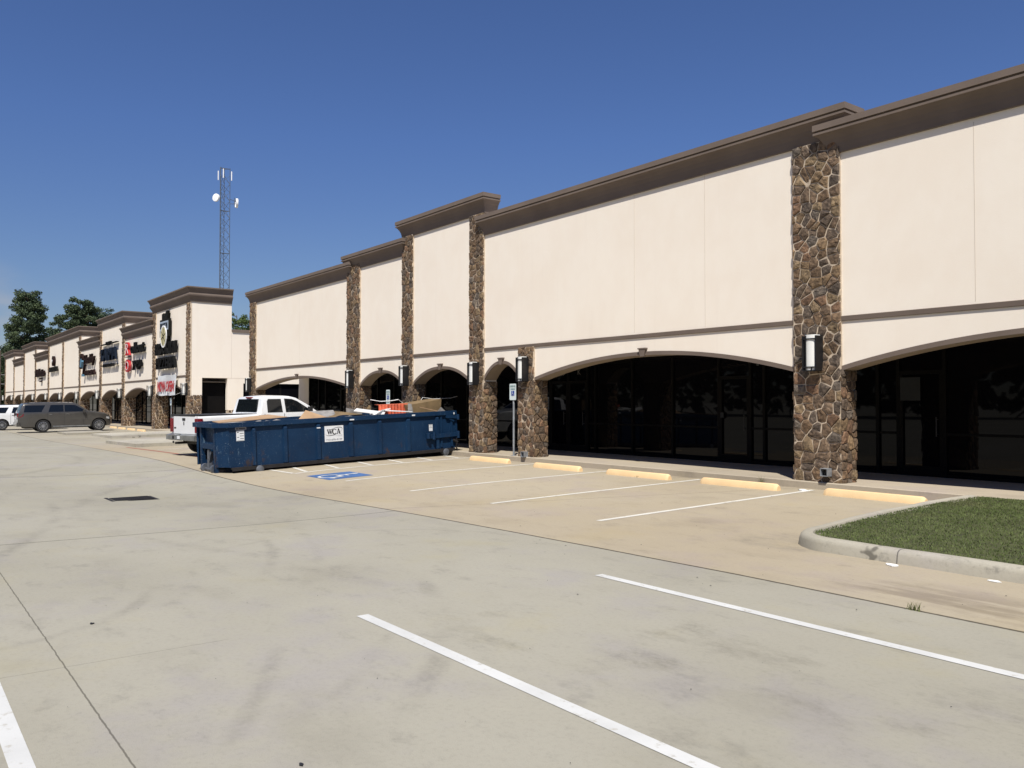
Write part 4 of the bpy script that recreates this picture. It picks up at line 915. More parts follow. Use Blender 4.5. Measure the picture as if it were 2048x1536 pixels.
debris('paper_scrap', sheet([(-.3, 7.15-.45, 1.27), (-.3, 7.15-.1, 1.27), (-.3, 7.15-.28, 1.42)], .01, (1, 0, 0)), M['greyd'], 'grey paper scrap peeking over the far end of the dumpster', 'paper')
fl = MB(); vs = []; r2 = random.Random(3); ny, nx2 = 36, 9
for j in range(ny+1):
    for i in range(nx2+1): vs.append((-Wd+.07+(Wd-.14)*i/nx2, .03+(Ln-.06)*j/ny, 1.12+r2.uniform(0, .14)))
fl.add(vs, [(j*(nx2+1)+i, j*(nx2+1)+i+1, (j+1)*(nx2+1)+i+1, (j+1)*(nx2+1)+i) for j in range(ny) for i in range(nx2)])
o = fl.build('rubble', M['greyd']); o.matrix_world = DM; tag(o, 'loose grey rubble and scraps filling the blue dumpster', 'rubble', kind='stuff')
# two thin bent white strips standing above the load
for k, (pts) in enumerate(([(-1.3, 4.95, 1.72), (-1.3, 5.3, 1.655), (-1.3, 5.7, 1.66), (-1.3, 5.95, 1.69)], [(-1.5, 7.0, 1.72), (-1.5, 7.4, 1.66), (-1.5, 8.1, 1.66), (-1.5, 8.4, 1.71)])):
    b = MB()
    for a, c in zip(pts[:-1], pts[1:]): b.tube(a, c, .013 if k == 0 else .008, 6)
    b.tube(pts[-1] if k == 0 else pts[0], (pts[-1][0]+.1, pts[-1][1]+.5, 1.3) if k == 0 else (-1.3, 6.7, 1.5), .006, 6)
    debris('white_strip', b, M['white'], ['bent white strip standing behind the parking sign plate', 'thin bent white strip sticking out right of the olive brown box'][k], 'strip')

# ------------------------------------------------------------------ vehicles
M['tyre'] = mat('tyre_rubber', (.012, .012, .013), .85, var=.2); M['rim'] = mat('alloy_rim', (.45, .46, .48), .3, .8, var=.1); M['rimdk'] = mat('rim_shadow_metal', (.02, .02, .022), .6)
M['carglass'] = NT('car_glass').fin((.006, .008, .010), .04, 0, .5)
M['wpaint'] = mat('white_car_paint', (.74, .75, .76), .3, var=.02, coat=.6); M['gpaint'] = mat('grey_brown_car_paint', (.072, .068, .062), .32, .35, var=.05, coat=.7)
M['plastic'] = mat('black_plastic', (.02, .02, .021), .6); M['tail'] = mat('tail_lamp_red', (.17, .008, .012), .15, var=.3, scale=15); M['chrome'] = mat('chrome', (.55, .56, .57), .15, .9, var=.05); M['dullchrome'] = mat('dull_chrome', (.30, .31, .31), .35, .7, var=.2, scale=5)
M['clear'] = mat('clear_lamp', (.45, .46, .47), .15, .3, var=.2, scale=20); M['wheelwell'] = mat('wheel_well', (.008, .008, .008), .95)
def interp(tab, y):
    if y <= tab[0][0]: return tab[0][1]
    for (a, p), (b_, q) in zip(tab[:-1], tab[1:]):
        if y <= b_: t = (y-a)/(b_-a); return p+(q-p)*t
    return tab[-1][1]
class Car:
    def __init__(s, L_, w_, low, high, belt, tumble, ends=.12, endlen=.9, rnd=.10):
        s.L, s.w, s.low, s.high, s.belt, s.t, s.ends, s.el, s.r = L_, w_, low, high, belt, tumble, ends, endlen, rnd
    def hw(s, y, z, zh=None):
        e = min(y, s.L-y); k = 1-s.ends*max(0, 1-e/s.el)**2.2
        x = s.w*k
        if z > s.belt: x -= s.t*(z-s.belt)
        else:
            x -= .06*((s.belt-z)/s.belt)**2.5
            x -= .018*max(0, 1-abs(z-(s.belt-.16))/.10)*0
        zh = interp(s.high, y) if zh is None else zh
        if zh-z < s.r: q = s.r-(zh-z); x -= s.r-math.sqrt(max(0, s.r**2-q*q))
        return x
    def mesh(s, step=.08):
        ysn = sorted(set([round(v, 4) for v in frange(0, s.L, step)]+[p[0] for p in s.high]+[p[0] for p in s.low])); vs = []; nz_ = 10; k = 0
        for y in ysn:
            zl_, zh = interp(s.low, y), interp(s.high, y); half = [(.5*s.hw(y, zl_+.05, zh), zl_)]
            half.append((s.hw(y, zl_, zh)-.05, zl_))
            for i in range(nz_+1):
                z = zl_+.04+(zh-s.r-zl_-.04)*i/nz_; half.append((s.hw(y, z, zh), z))
            for a in (25, 50, 72): z = zh-s.r+s.r*math.sin(R_(a)); half.append((s.hw(y, z, zh), z))
            xt = s.hw(y, zh, zh); half.append((xt*.97, zh)); half.append((xt*.5, zh+.022))
            ring = [(x, z) for x, z in half]+[(0, zh+.03)]+[(-x, z) for x, z in half[::-1]]; k = len(ring); vs += [(x, y, z) for x, z in ring]
        n = len(ysn); b = MB(); b.add(vs, [(i*k+j, i*k+(j+1) % k, (i+1)*k+(j+1) % k, (i+1)*k+j) for i in range(n-1) for j in range(k)]+[tuple(range(k)), tuple((n-1)*k+j for j in range(k))[::-1]])
        return b
    def build(s, root, m, wheels, rw, name='body'):
        body = s.mesh().build(name, [m, M['wheelwell']], root, smooth=32)
        cuts = []
        for y in wheels:
            for sd in (-1, 1):
                c = MB(); c.cur = 1; x0 = sd*(s.w-.33); x1 = sd*(s.w+.1); cc_ = (0, y, rw[1])
                c.lathe([(0, x0), (rw[0], x0), (rw[0], x1), (0, x1)], cc_, 'x', 28)
                o = c.build('cut', [m, M['wheelwell']]); bm = bmesh.new(); bm.from_mesh(o.data); bmesh.ops.remove_doubles(bm, verts=bm.verts, dist=1e-5); bmesh.ops.recalc_face_normals(bm, faces=bm.faces); bm.to_mesh(o.data); bm.free(); o.parent = root
                md = body.modifiers.new('b', 'BOOLEAN'); md.object = o; md.operation = 'DIFFERENCE'; md.solver = 'EXACT'; cuts.append(o)
        dg = bpy.context.evaluated_depsgraph_get(); dg.update(); me = bpy.data.meshes.new_from_object(body.evaluated_get(dg)); body.modifiers.clear(); body.data = me
        for o in cuts: bpy.data.objects.remove(o)
        return body
    def side(s, root, name, pts, m, off=.005, both=True):
        for sd in ((1, -1) if both else (1,)):
            b = MB(); n = len(pts); outp = [(sd*(s.hw(y, z)+off), y, z) for y, z in pts]; inn = [(sd*(s.hw(y, z)-.02), y, z) for y, z in pts]
            # grid it so it follows the surface
            cy = sum(p[0] for p in pts)/n; cz = sum(p[1] for p in pts)/n
            ctr = (sd*(s.hw(cy, cz)+off), cy, cz)
            def sub(p, q, w_, d):
                if d == 0:
                    b.add([(sd*(s.hw(*a)+off), a[0], a[1]) for a in (p, q, w_)], [(0, 1, 2)]); return
                m1, m2, m3 = [((a[0]+c[0])/2, (a[1]+c[1])/2) for a, c in ((p, q), (q, w_), (w_, p))]
                for t3 in ((p, m1, m3), (m1, q, m2), (m3, m2, w_), (m1, m2, m3)): sub(*t3, d-1)
            for i in range(n): sub(pts[i], pts[(i+1) % n], (cy, cz), 3)
            b.add(outp+inn, [(i, (i+1) % n, n+(i+1) % n, n+i) for i in range(n)])
            b.build(name, m, root)
    def top(s, root, name, y0, y1, m, inset=.10, off=.008):
        b = MB(); vs = []; n = 8
        for i in range(n+1):
            y = y0+(y1-y0)*i/n; zh = interp(s.high, y); xt = s.hw(y, zh, zh)-inset
            dzy = (interp(s.high, min(s.L, y+.03))-interp(s.high, max(0, y-.03))); ln = math.hypot(dzy, .06)
            for f in (-1, -.5, 0, .5, 1): vs.append((xt*f*.99, y-dzy/ln*off, zh+.03*(1-abs(f))+off*.06/ln+.004))
        b.add(vs, [(i*5+j, i*5+j+1, (i+1)*5+j+1, (i+1)*5+j) for i in range(n) for j in range(4)]); return b.build(name, m, root)
def wheel(root, x, y, z, r, wd, spokes=10, sd=1, rimr=.62):
    b = MB(); b.lathe([(r*rimr, 0), (r*.93, -.0), (r*.985, -.03), (r, -.06), (r, -wd+.06), (r*.985, -wd+.03), (r*.9, -wd), (r*rimr, -wd)], (0, 0, 0), 'x', 32)
    t = b.build('wheel', M['tyre'], root, smooth=40); t.location = (x, y, z); t.scale = (sd, 1, 1)
    c = MB(); R1 = r*rimr
    c.lathe([(R1*1.02, .004), (R1*.94, .006), (R1*.92, -.03), (R1*.92, -.06)], (0, 0, 0), 'x', 32); c.lathe([(0, .006), (R1*.2, .004), (R1*.22, -.03)], (0, 0, 0), 'x', 16)
    for i in range(spokes):
        a = 2*math.pi*i/spokes; u = Vector((0, math.cos(a), math.sin(a))); c.bar(u*R1*.15+Vector((-.012, 0, 0)), u*R1*.96+Vector((-.008, 0, 0)), R1*.11, .03, (1, 0, 0))
    c.build('rim', M['rim'], t); d = MB(); d.lathe([(0, -.07), (R1*.93, -.07)], (0, 0, 0), 'x', 24); d.build('rim_shade_disc', M['rimdk'], t)  # near-black disc paints the shade between the spokes

# white crew cab pickup, rear towards the lot
tx, ty = -27.98, 8.0
P = empty('pickup_truck', (-27.97, 7.86, gz(-28, 10)+.0), 'white crew cab pickup parked behind the blue dumpster, tailgate towards the lot', 'pickup truck', None, (R_(.8), 0, R_(9.5)))
W2 = .98
cr = Car(5.6, W2, [(0, .50), (.5, .45), (5.0, .42), (5.6, .40)],
         [(0, 1.27), (2.10, 1.30), (2.16, 1.31), (2.20, 1.40), (2.30, 1.80), (2.42, 1.875), (2.8, 1.905), (3.35, 1.89), (3.6, 1.83), (4.0, 1.62), (4.42, 1.345), (5.2, 1.27), (5.45, 1.20), (5.6, .95)], 1.24, .20, .05, .5, .05)
cr.build(P, M['wpaint'], (.90, 4.62), (.47, .42))
cr.side(P, 'rear_door_window', [(2.44, 1.34), (3.02, 1.34), (2.99, 1.80), (2.50, 1.80), (2.45, 1.72)], M['carglass'])
cr.side(P, 'front_door_window', [(3.14, 1.34), (4.18, 1.345), (4.02, 1.47), (3.62, 1.72), (3.42, 1.79), (3.12, 1.81)], M['carglass'])
# rear window of the cab: a panel on the sloping back
b = MB(); b.add([(-.70, 2.155, 1.36), (.70, 2.155, 1.36), (.63, 2.245, 1.80), (-.63, 2.245, 1.80), (-.70, 2.25, 1.36), (.70, 2.25, 1.36), (.63, 2.33, 1.80), (-.63, 2.33, 1.80)], [(0, 1, 2, 3), (0, 1, 5, 4), (1, 2, 6, 5), (2, 3, 7, 6), (3, 0, 4, 7)]); b.build('rear_window', M['carglass'], P)
cr.top(P, 'windscreen', 3.66, 4.38, M['carglass'], .10)
b = MB(); b.box(-.16, .16, 2.25, 2.36, 1.83, 1.875); b.build('high_brake_lamp', M['tail'], P)
b = MB(); b.box(-.91, .91, .06, 2.08, 1.298, 1.318); b.build('bed_cover', M['plastic'], P)
b = MB(); b.box(-.955, .70, -.02, .10, 1.25, 1.325); b.box(.70, .72, 0, .1, 1.26, 1.32); b.build('tailgate_cap', M['plastic'], P)
b = MB(); b.box(-.74, .74, -.028, .01, .70, 1.262); tg = b.build('tailgate', M['wpaint'], P)
b = MB(); b.box(-.10, .10, -.04, -.028, 1.13, 1.21); b.box(-.025, .025, -.036, -.028, .98, 1.09); b.build('tailgate_handle', M['plastic'], tg)
b = MB(); b.box(-.70, -.56, -.034, -.028, .86, .91); b.build('badge', M['plastic'], tg)
for sd in (1, -1):
    b = MB(); x0, x1 = sorted((sd*.76, sd*.986)); b.box(x0, x1, -.035, .13, .75, 1.20); b.build('tail_lamp', M['tail'], P)
b = MB(); b.prism([(-.17, .50), (-.17, .66), (.02, .70), (.05, .46)], 'x', -1.0, -.32); b.prism([(-.17, .50), (-.17, .66), (.02, .70), (.05, .46)], 'x', .0, 1.0)
b.box(-.32, .0, -.13, .03, .50, .66); bp = b.build('rear_bumper', M['dullchrome'], P)
b = MB(); b.box(-.27, -.05, -.14, -.131, .53, .63); b.build('licence_plate', M['label'], bp); b = MB(); b.box(-.55, -.40, -.175, -.171, .53, .63); b.build('tow_socket', M['plastic'], bp)
b = MB(); b.bar((-.35, -.15, .40), (-.35, .4, .40), .08, .08); b.tube((-.35, -.22, .40), (-.35, -.22, .47), .03, 8); b.build('tow_hitch', M['drust'], P)
b = MB(); b.tube((-.9, .90, .38), (.9, .90, .38), .06, 8); b.box(-.5, .5, .2, .75, .36, .52); b.box(-.55, -.45, .2, 5.2, .38, .50); b.box(.45, .55, .2, 5.2, .38, .50); b.build('underbody', M['plastic'], P)
for y in (.90, 4.62):
    for sd in (1, -1): wheel(P, sd*(W2-.03), y, .40, .40, .27, 8, sd)
for sd in (1, -1):
    b = MB(); b.obox((sd*1.06, 4.05, 1.42), (.07, 0, 0), (0, .06, 0), (0, 0, .10)); b.bar((sd*.9, 4.08, 1.36), (sd*1.02, 4.07, 1.38), .05, .05); b.build('door_mirror', M['plastic'], P)
    b = MB(); b.box(*sorted((sd*(W2+.0), sd*(W2+.02))), 2.5, 2.68, 1.12, 1.16); b.box(*sorted((sd*(W2+.0), sd*(W2+.02))), 3.2, 3.38, 1.12, 1.16); b.build('door_handle', M['wpaint'], P)
    b = MB(); b.box(*sorted((sd*(W2-.002), sd*(W2+.003))), 3.065, 3.078, .5, 1.3); b.box(*sorted((sd*(W2-.002), sd*(W2+.003))), 2.32, 2.332, .5, 1.3); b.box(*sorted((sd*(W2-.002), sd*(W2+.003))), 2.125, 2.14, .5, 1.28); b.build('panel_gap', M['plastic'], P)
    b = MB(); b.box(*sorted((sd*.62, sd*.95)), 5.58, 5.63, .85, 1.08); b.build('headlamp', M['clear'], P)
b = MB(); b.box(-.55, .55, 5.59, 5.64, .72, 1.12); b.build('grille', M['plastic'], P); b = MB(); b.box(-.97, .97, 5.55, 5.72, .42, .68); b.build('front_bumper', M['dullchrome'], P)

# suv
def suv(loc, rz, paint, L_, w_, zr, label, cat, wy, rwh, long=True, rx=0):
    V = empty('suv', loc, label, cat, None, (R_(rx), 0, R_(rz)))
    k = L_/5.45; h = zr/1.9
    hi = [(0, .95*h), (.03, 1.18*h), (.10*k, 1.33*h), (.26*k, 1.74*h), (.34*k, 1.83*h), (.8*k, 1.885*h), (2.2*k, 1.90*h), (3.2*k, 1.87*h), (3.42*k, 1.80*h), (4.12*k, 1.34*h), (4.7*k, 1.24*h), (5.1*k, 1.17*h), (5.32*k, 1.04*h), (5.45*k, .72*h)]
    lo = [(0, .42), (.4, .34), (L_-.5, .32), (L_, .36)]
    c = Car(L_, w_, lo, hi, 1.27*h, .26, .13, .7, .09); c.build(V, paint, wy, (rwh+.07, rwh))
    b1, t1 = 1.30*h, 1.73*h
    c.side(V, 'quarter_window', [(.33*k, b1), (1.32*k, b1), (1.55*k, t1), (.42*k, t1)], M['carglass'])
    c.side(V, 'rear_door_window', [(1.72*k, b1), (2.60*k, b1), (2.60*k, t1+.01), (1.86*k, t1+.01)], M['carglass'])
    c.side(V, 'front_door_window', [(2.66*k, b1), (3.95*k, b1), (3.83*k, 1.40*h), (3.35*k, 1.69*h), (3.2*k, t1), (2.66*k, t1+.01)], M['carglass'])
    c.top(V, 'windscreen', 3.46*k, 4.08*k, M['carglass'], .10); c.top(V, 'rear_window', .115*k, .25*k, M['carglass'], .14)
    for sd in (1, -1):
        c2 = MB(); pts = [(.02, 1.0*h), (.02, 1.24*h), (.34*k, 1.20*h), (.30*k, 1.06*h), (.12, .96*h)]
        n = len(pts); c2.add([(sd*(c.hw(y, z)+.008), y, z) for y, z in pts]+[(sd*(c.hw(y, z)-.05), max(y-.04, -.02), z) for y, z in pts], [tuple(range(n)), tuple(range(n, 2*n))]+[(i, (i+1) % n, n+(i+1) % n, n+i) for i in range(n)]); c2.build('tail_lamp', M['tail'], V)
        c2 = MB(); c2.prism([(L_-.48, .98*h), (L_-.10, .90*h), (L_-.10, .76*h), (L_-.40, .84*h)], 'x', *sorted((sd*(w_*.74), sd*(w_*.955)))); c2.build('headlamp', M['clear'], V)
        b = MB(); b.obox((sd*(w_+.10), 3.78*k, 1.32*h), (.09, 0, 0), (0, .06, 0), (0, 0, .085)); b.build('door_mirror', paint, V)
        b = MB()
        for y in (1.74*k, 2.74*k): b.box(*sorted((sd*(w_-.01), sd*(w_+.018))), y, y+.2, 1.12*h, 1.15*h)
        b.build('door_handle', M['chrome'], V)
        b = MB()
        for y in (1.66*k, 2.63*k, 3.78*k): b.box(*sorted((sd*(w_-.03), sd*(w_+.002))), y, y+.012, .45, 1.28*h)
        b.build('panel_gap', M['plastic'], V)
        b = MB(); b.box(*sorted((sd*(w_-.06), sd*(w_+.012))), wy[0]+.55, wy[1]-.55, .33, .40); b.build('sill_trim', M['dullchrome'], V)
        b = MB(); b.bar((sd*(w_-.22), .55*k, 1.93*h), (sd*(w_-.22), 3.0*k, 1.93*h), .03, .025); b.bar((sd*(w_-.22), .6*k, 1.86*h), (sd*(w_-.22), .6*k, 1.93*h), .04, .04, (0, 1, 0)); b.bar((sd*(w_-.22), 2.9*k, 1.86*h), (sd*(w_-.22), 2.9*k, 1.93*h), .04, .04, (0, 1, 0)); b.build('roof_rail', M['plastic'], V)
        for y in wy: wheel(V, sd*(w_-.01), y, rwh, rwh, .26, 12, sd, .66)
    b = MB(); b.box(-w_*.55, w_*.55, L_-.09, L_+.01, .62*h, .98*h); b.build('grille', M['plastic'], V)
    b = MB(); b.box(-w_*.94, w_*.94, -.07, .12, .40, .66); b.build('rear_bumper', paint, V)
    b = MB(); b.box(-w_*.6, w_*.6, -.02, .0, 1.02*h, 1.06*h); b.build('trim_bar', M['chrome'], V)
    b = MB(); b.box(-.25, .25, -.03, -.01, .85*h, .95*h); b.build('licence_plate', M['label'], V)
    b = MB(); b.box(-w_+.2, w_-.2, .4, L_-.4, .26, .40); b.build('underbody', M['plastic'], V)
    return V
suv((-62.2, 6.9, gz(-62, 9.5)+.0), 0, M['gpaint'], 5.45, 1.0, 1.92, 'dark grey brown full-size SUV parked nose-in, left of the far wheel stops', 'suv', (1.42, 4.72), .40, rx=.8)
suv((-69.2, 5.75, gz(-69, 8)+.0), 0, M['wpaint'], 4.9, .96, 1.76, 'white crossover half hidden behind the rear of the grey SUV, at the left edge', 'suv', (.98, 3.85), .37, rx=.6)

suv((-38.5, -3.0, gz(-41, -2)), 80, M['wpaint'], 4.9, .96, 1.76, 'white crossover parked across the drive, seen mirrored in the wide arch glass', 'suv', (.98, 3.85), .37)

# ------------------------------------------------------------------ lattice tower
M['towersteel'] = mat('tower_steel', (.10, .12, .15), .6, .4, var=.2)
TX, TY, s_ = -109.4, 35.6, 1.82
T = empty('radio_tower', (TX, TY, 0), 'slim steel lattice radio tower with two white dishes rising behind the strip', 'tower')
H_ = 32.6; legs = [(-.05, -.62), (-.45, .0), (.0, .60)]
for i, (x, y) in enumerate(legs):
    b = MB(); b.tube((x, y, -1), (x, y, H_), [.085, .04, .045][i], 6); b.build('leg', M['towersteel'], T)
b = MB()
for f in range(3):
    p, q = legs[f], legs[(f+1) % 3]; z = 0; i = 0
    while z < H_-1.1:
        a, c = (p, q) if i % 2 == 0 else (q, p); b.tube((*a, z), (*c, z+1.13), .025, 4)
        if f != 1: b.tube((*c, z), (*a, z+1.13), .02, 4)
        z += 1.13; i += 1
    for k in range(6): z = H_-.1-k*5.6; b.tube((*p, z), (*q, z), .045, 4)
b.build('lattice', M['towersteel'], T)
def dish(c, d, r):
    d = Vector(d).normalized(); b = MB(); pr = [(r*math.sin(R_(a)), -r*.35*(1-math.cos(R_(a*1.0)))) for a in (0, 20, 40, 60, 75, 90)]
    b.lathe([(a, t_) for a, t_ in pr]+[(r, .05), (0, .05+r*.12)], (0, 0, 0), 'z', 20); o = b.build('dish', M['white'], T, smooth=50)
    o.location = c; o.rotation_euler = d.to_track_quat('Z', 'Y').to_euler(); return o
dish((-.3, -1.15, 28.55), (.55, -1, .1), .52); dish((.1, 1.55, 28.1), (.2, 1, 0), .62)
b = MB(); b.tube((-.05, -.62, 28.5), (-.25, -1.1, 28.55), .05, 6); b.build('bracket', M['towersteel'], T); b = MB(); b.tube((.05, .6, 27.9), (.1, 1.45, 28.0), .04, 6); b.tube((.05, .6, 28.5), (.1, 1.45, 28.3), .04, 6); b.tube((.05, 1.2, 27.6), (.05, 1.2, 28.8), .04, 6); b.build('bracket', M['towersteel'], T)
for x, y, z in ((-.25, -.85, 31.6), (.1, -.3, 31.9), (.1, .78, 31.7)):
    b = MB(); b.tube((x, y, z-.7), (x, y, z+.5), .07, 8); b.build('antenna', M['white'], T)

# ------------------------------------------------------------------ trees
def barkmat(): return mat('pine_bark', (.09, .065, .048), .95, var=.3, scale=4, bump=.8, bscale=12)
M['bark'] = barkmat()
def leafmat(name, c1, c2):
    N = NT(name); P = N.pos(True); n = N.noise(P, .8, 3, .6); n2 = N.noise(P, 5, 2); c = N.mix(N.ramp(n, .35, .65), c1, c2); c = N.mix(N.math('MULTIPLY', N.ramp(n2, .5, .8), .5), c, tuple(x*1.5 for x in c2)); m = N.fin(c, .7, 0, .2)
    N.b.inputs['Subsurface Weight'].default_value = 0; return m
M['pine'] = leafmat('pine_needles', (.040, .060, .032), (.075, .100, .046)); M['pine_hazed'] = leafmat('hazed_pine_needles', (.045, .075, .060), (.08, .115, .085)); M['leaf'] = leafmat('broad_leaves', (.035, .060, .018), (.075, .105, .03))  # second needle set tinted bluish: distance haze put into its colour
def tree(loc, h, cr, shape, m, label, cat='tree', n_lim=46, tuft=26, ts=.55, seed=1, base=.25, card=.17):
    r = random.Random(seed); t = empty('pine_tree' if shape != 'broad' else 'broadleaf_tree', loc, label, cat, 'trees beyond the buildings')
    b = MB(); prev = Vector((0, 0, -.5)); lean = (r.uniform(-.02, .02), r.uniform(-.02, .02)); pts = []
    for i in range(1, 11): pts.append(Vector((lean[0]*h*i/10+r.uniform(-.1, .1), lean[1]*h*i/10+r.uniform(-.1, .1), h*.97*i/10)))
    a = prev
    for i, p in enumerate(pts): b.tube(a, p, .028*h*(1-i/10.5)*.6+.03, 8, .028*h*(1-(i+1)/10.5)*.6+.02); a = p
    def trunk_at(z): k = max(0, min(9, z/(h*.97)*10-1)); i = int(k); q = pts[min(9, i+1)]; return pts[i].lerp(q, k-i)
    cl = []
    for i in range(n_lim):
        f = (i+.5)/n_lim; z = h*(base+(1-base)*f*.97)
        if shape == 'cone': rr = cr*(1.0-.80*f)*(.55+.6*r.random())*(1 if f > .10 else .75)
        elif shape == 'round': rr = cr*math.sqrt(max(.04, 1-((f-.42)/.60)**2))*(.6+.45*r.random())
        else: rr = cr*math.sqrt(max(.05, 1-((f-.5)/.55)**2))*(.55+.5*r.random())
        an = i*2.399+r.uniform(-.5, .5); p0 = trunk_at(z-rr*.25); p1 = p0+Vector((math.cos(an)*rr, math.sin(an)*rr, rr*r.uniform(-.05, .38)))
        if r.random() < .7: b.tube(p0, p1, .05+.012*rr, 5, .02)
        k = 1+int(rr/cr*4.5)
        for j in range(k):
            g = 1-.26*j; q = p0.lerp(p1, max(.2, g)); off = Vector((r.gauss(0, 1), r.gauss(0, 1), r.gauss(0, .6)))*cr*.09*(1 if j else .4); cl.append((q+off, ts*cr*.32*r.uniform(.6, 1.25)))
    b.build('trunk', M['bark'], t, smooth=60)
    vs = []; fs = []
    for c, rad in cl:
        for _ in range(int(tuft*(rad/(ts*cr*.32))**1.5)+4):
            d = Vector((r.gauss(0, 1), r.gauss(0, 1), r.gauss(0, .8))); d = d.normalized()*rad*r.random()**.45; q = c+Vector((d.x, d.y, d.z*.7))
            s = card*cr/5*r.uniform(.6, 1.4); u = Vector((r.gauss(0, 1), r.gauss(0, 1), r.gauss(0, 1))).normalized(); v = u.orthogonal().normalized(); v.rotate(Matrix.Rotation(r.uniform(0, 6.28), 3, u)); o = len(vs)
            vs += [q-u*s, q+v*s*.6, q+u*s, q-v*s*.6]; fs.append((o, o+1, o+2, o+3))
    me = bpy.data.meshes.new('crown'); me.from_pydata([tuple(x) for x in vs], [], fs); me.materials.append(m); o = bpy.data.objects.new('crown', me); C.objects.link(o); o.parent = t
    return t
tree((-164, 19.7, -.3), 21.6, 6.3, 'cone', M['pine'], 'tallest pine, ragged and conical, above the far left end of the strip', seed=3, n_lim=80, tuft=190, ts=.50, base=.30, card=.13)
tree((-208, 34.9, -.3), 25.3, 6.3, 'round', M['pine'], 'dense dark rounded pine in the middle of the three above the strip', seed=8, n_lim=80, tuft=190, ts=.50, base=.42, card=.14)
tree((-232, 43.6, -.3), 26.6, 7.0, 'round', M['pine_hazed'], 'paler haze-tinted pine, rightmost of the three above the strip roof', seed=12, n_lim=56, tuft=110, ts=.45, base=.45, card=.13)
for i, (x, y, h, lab) in enumerate(((-105, 35.9, 13.4, 'small leafy tree top seen in the gap right beside the tower'), (-112, 40.2, 13.6, 'small leafy tree top seen in the gap next to the corner column'), (-121, 42.4, 12.2, 'lower leafy tree top behind the two in the gap'))):
    tree((x, y, -.2), h, 2.6, 'broad', M['leaf'], lab, seed=30+i, n_lim=34, tuft=60, ts=.7, base=.4, card=.22)
for i, (x, y, h, cr_, lab) in enumerate(((-176, 14.2, 11.8, 4.0, 'dark tree at the left edge beside the strip end, in front of the utility pole'), (-188, 19.5, 12.5, 4.5, 'dark tree at the left edge behind the utility pole'), (-200, 15., 13., 5., 'farthest dark tree at the left edge'), (-172, 17.6, 9., 3.4, 'low bushy dark tree tucked against the far end wall'))):
    tree((x, y, -.3), h, cr_, 'broad', M['pine'], lab, seed=50+i, n_lim=44, tuft=90, ts=.7, base=.08, card=.28)
U = empty('utility_pole', (-158, 15.2, -.2), 'wooden utility pole with pale crossarms at the far left edge', 'utility pole')
b = MB(); b.tube((0, 0, 0), (0, 0, 10.4), .16, 8, .11); b.build('pole', M['bark'], U)
for z in (9.6, 6.4, 4.9):
    b = MB(); b.bar((0, -1.3, z), (0, 1.3, z), .12, .12); b.build('crossarm', M['greyd'], U)

# woods across the road behind the viewer: what the dark glass mirrors
r = random.Random(77); vs = []; fs = []
for _ in range(52000):
    x = r.uniform(-420, 90); top = 27+4*math.sin(x*.13)+3*math.sin(x*.41+1)+2.5*math.sin(x*1.1); z = top*r.random()**.7; y = -74+r.gauss(0, 3.2)*(1-.4*z/top)
    s_ = r.uniform(.6, 1.5); u = Vector((r.gauss(0, 1), r.gauss(0, 1), r.gauss(0, 1))).normalized(); v = u.orthogonal(); q = Vector((x, y, z)); o = len(vs)
    vs += [tuple(q-u*s_), tuple(q+v*s_*.7), tuple(q+u*s_), tuple(q-v*s_*.7)]; fs.append((o, o+1, o+2, o+3))
me = bpy.data.meshes.new('woods'); me.from_pydata(vs, [], fs); me.materials.append(M['pine']); o = bpy.data.objects.new('woods', me); C.objects.link(o)
tag(o, 'dark wood across the road, mirrored in the storefront glass', 'woods', kind='stuff')

# ------------------------------------------------------------------ ground bits
b = MB(); g0 = lambda x, y: gz(x, y)+.006
gx0, gx1, gy0, gy1 = -18.18, -17.55, 3.62, 4.38
fr = MB(); fr.box(gx0-.06, gx1+.06, gy0-.06, gy0, -.25, gz(-17.9, 3.6)+.007); fr.box(gx0-.06, gx1+.06, gy1, gy1+.06, -.25, gz(-17.9, 4.4)+.007)
fr.box(gx0-.06, gx0, gy0, gy1, -.25, gz(-18, 4)+.008); fr.box(gx1, gx1+.06, gy0, gy1, -.25, gz(-18, 4)+.008)
G = empty('drain_grate', (-17.85, 3.98, gz(-17.9, 4)), 'rusty brown rectangular drain grate in the middle of the drive', 'drain')
fr.build('grate_frame', M['drust'], G)
M['graterust'] = mat('grate_rust', (.085, .062, .045), .85, var=.3, scale=8)
for i in range(1): 
    gg = MB(); gg.box(gx0, gx1, gy0, gy1, -.24, gz(-17.9, 4)+.004); gg.build('grate_plate', M['graterust'], G)
gg = MB()
for x in frange(gx0+.04, gx1-.04, .06): gg.box(x-.014, x+.014, gy0+.02, gy1-.02, gz(-17.9, 4)+.004, gz(-17.9, 4)+.018)
gg.build('grate_bars', M['drust'], G)
def litter(name, x, y, s, m, lab, cat, seed):
    r = random.Random(seed); b = MB(); n = 9; z = gz(x, y)
    pts = [(x+math.cos(i/n*6.28)*s*r.uniform(.5, 1.2), y+math.sin(i/n*6.28)*s*.6*r.uniform(.5, 1.2), z+.006+r.uniform(0, .2*s)) for i in range(n)]
    b.add(pts+[(x, y, z+.006+.2*s)], [(i, (i+1) % n, n) for i in range(n)]); b.add([(p[0], p[1], z+.003) for p in pts]+pts, [(i, (i+1) % n, n+(i+1) % n, n+i) for i in range(n)])
    tag(b.build(name, m), lab, cat)
litter('paper_litter', -4.62, 8.60, .085, M['white'], 'crumpled white paper against the middle of the island kerb', 'litter', 1)
litter('paper_litter', -3.62, 8.62, .055, M['paper'], 'small white scrap by the island kerb near the right edge', 'litter', 2)
litter('paper_litter', -9.1, 13.75, .13, M['paper'], 'flat pale scrap at the foot of the widest stone column', 'litter', 3)
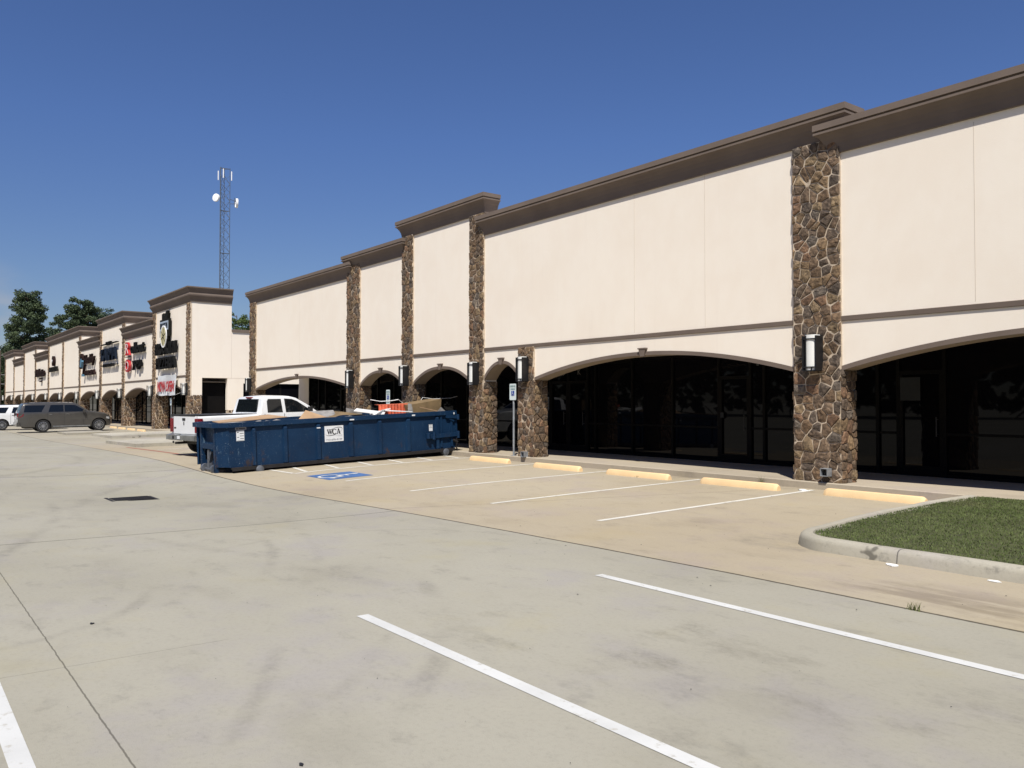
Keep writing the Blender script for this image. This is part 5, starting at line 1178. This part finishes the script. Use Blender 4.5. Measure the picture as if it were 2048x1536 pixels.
litter('rubber_scrap', -7.25, 1.34, .026, M['ink'], 'small black scrap on the concrete, in the left foreground', 'litter', 4)
litter('dirt_clod', -3.83, 1.63, .018, M['ink'], 'tiny dark clod at the bottom edge of the view', 'litter', 6)
M['weed'] = mat('weed_green', (.10, .11, .035), .8, var=.3)
def weed(x, y, n, h, lab, seed):
    r = random.Random(seed); b = MB(); z = gz(x, y)
    for _ in range(n):
        a = r.uniform(0, 6.28); l = r.uniform(.4, 1)*h; p = Vector((x+r.uniform(-.06, .06), y+r.uniform(-.02, .02), z)); q = p+Vector((math.cos(a)*l*.5, math.sin(a)*l*.5, l)); s_ = Vector((-math.sin(a), math.cos(a), 0))*.004
        b.add([p-s_, p+s_, q], [(0, 1, 2)]); 
    tag(b.build('weed', M['weed'], fix=False), lab, 'weed', 'weeds in the paving joints')
weed(-3.55, 6.93, 40, .09, 'dry tuft of weed growing in the long joint at lower right', 1); weed(-10.25, 14.04, 26, .22, 'thin weed growing at the kerb left of the widest stone column', 2)
weed(-13.0, 13.32, 16, .06, 'small weed at the end of the third wheel stop from the grass', 3)
# leaves and grit scattered on the concrete
b = MB(); r = random.Random(5)
for _ in range(300):
    x, y = (r.uniform(-24, -1), r.uniform(.8, 13.9)); s = r.uniform(.002, .006)*(1 if y < 5 else 2.2); a = r.uniform(0, 3); z = gz(x, y)+.003
    b.add([(x+s*math.cos(a+k*1.57)*(1 if k % 2 else .6), y+s*math.sin(a+k*1.57)*(1 if k % 2 else .6), z+(.004 if k else .008)) for k in range(4)], [(0, 1, 2, 3)])
tag(b.build('grit', M['drust'], fix=False), 'dark leaf bits and grit scattered over the concrete', 'grit', kind='stuff')
# notices taped to the storefront glass
def notice(x, z, w_, h_, m, lab):
    b = MB(); b.box(x-w_/2, x+w_/2, 16.885, 16.893, z-h_/2, z+h_/2); tag(b.build('paper_notice', m), lab, 'notice', 'papers taped to the storefront')
M['dimpaper'] = mat('dim_paper', (.07, .075, .08), .8); M['dimpaper2'] = mat('grey_paper', (.022, .025, .028), .8)
notice(-12.42, 2.72, .07, .17, M['dimpaper'], 'small pale paper high on the mullion right of the storefront door')
notice(-8.68, 2.02, .42, .48, M['dimpaper2'], 'large grey paper taped inside the glass right of the widest column')
notice(-13.50, 1.42, .10, .13, M['dimpaper2'], 'small grey paper at handle height left of the storefront door')
notice(-34.2, 2.05, .09, .30, M['dimpaper'], 'small pale paper on the glass above the dumpster')

# ------------------------------------------------------------------ shift parts so each root sits at its thing's base
for root in [o for o in bpy.data.objects if o.type == 'EMPTY' and o.name.split('.')[0] in ('retail_building', 'shopping_strip', 'shop_sign', 'banner', 'drain_grate')]:
    for ch in kids(root): ch.location = ch.location-root.location
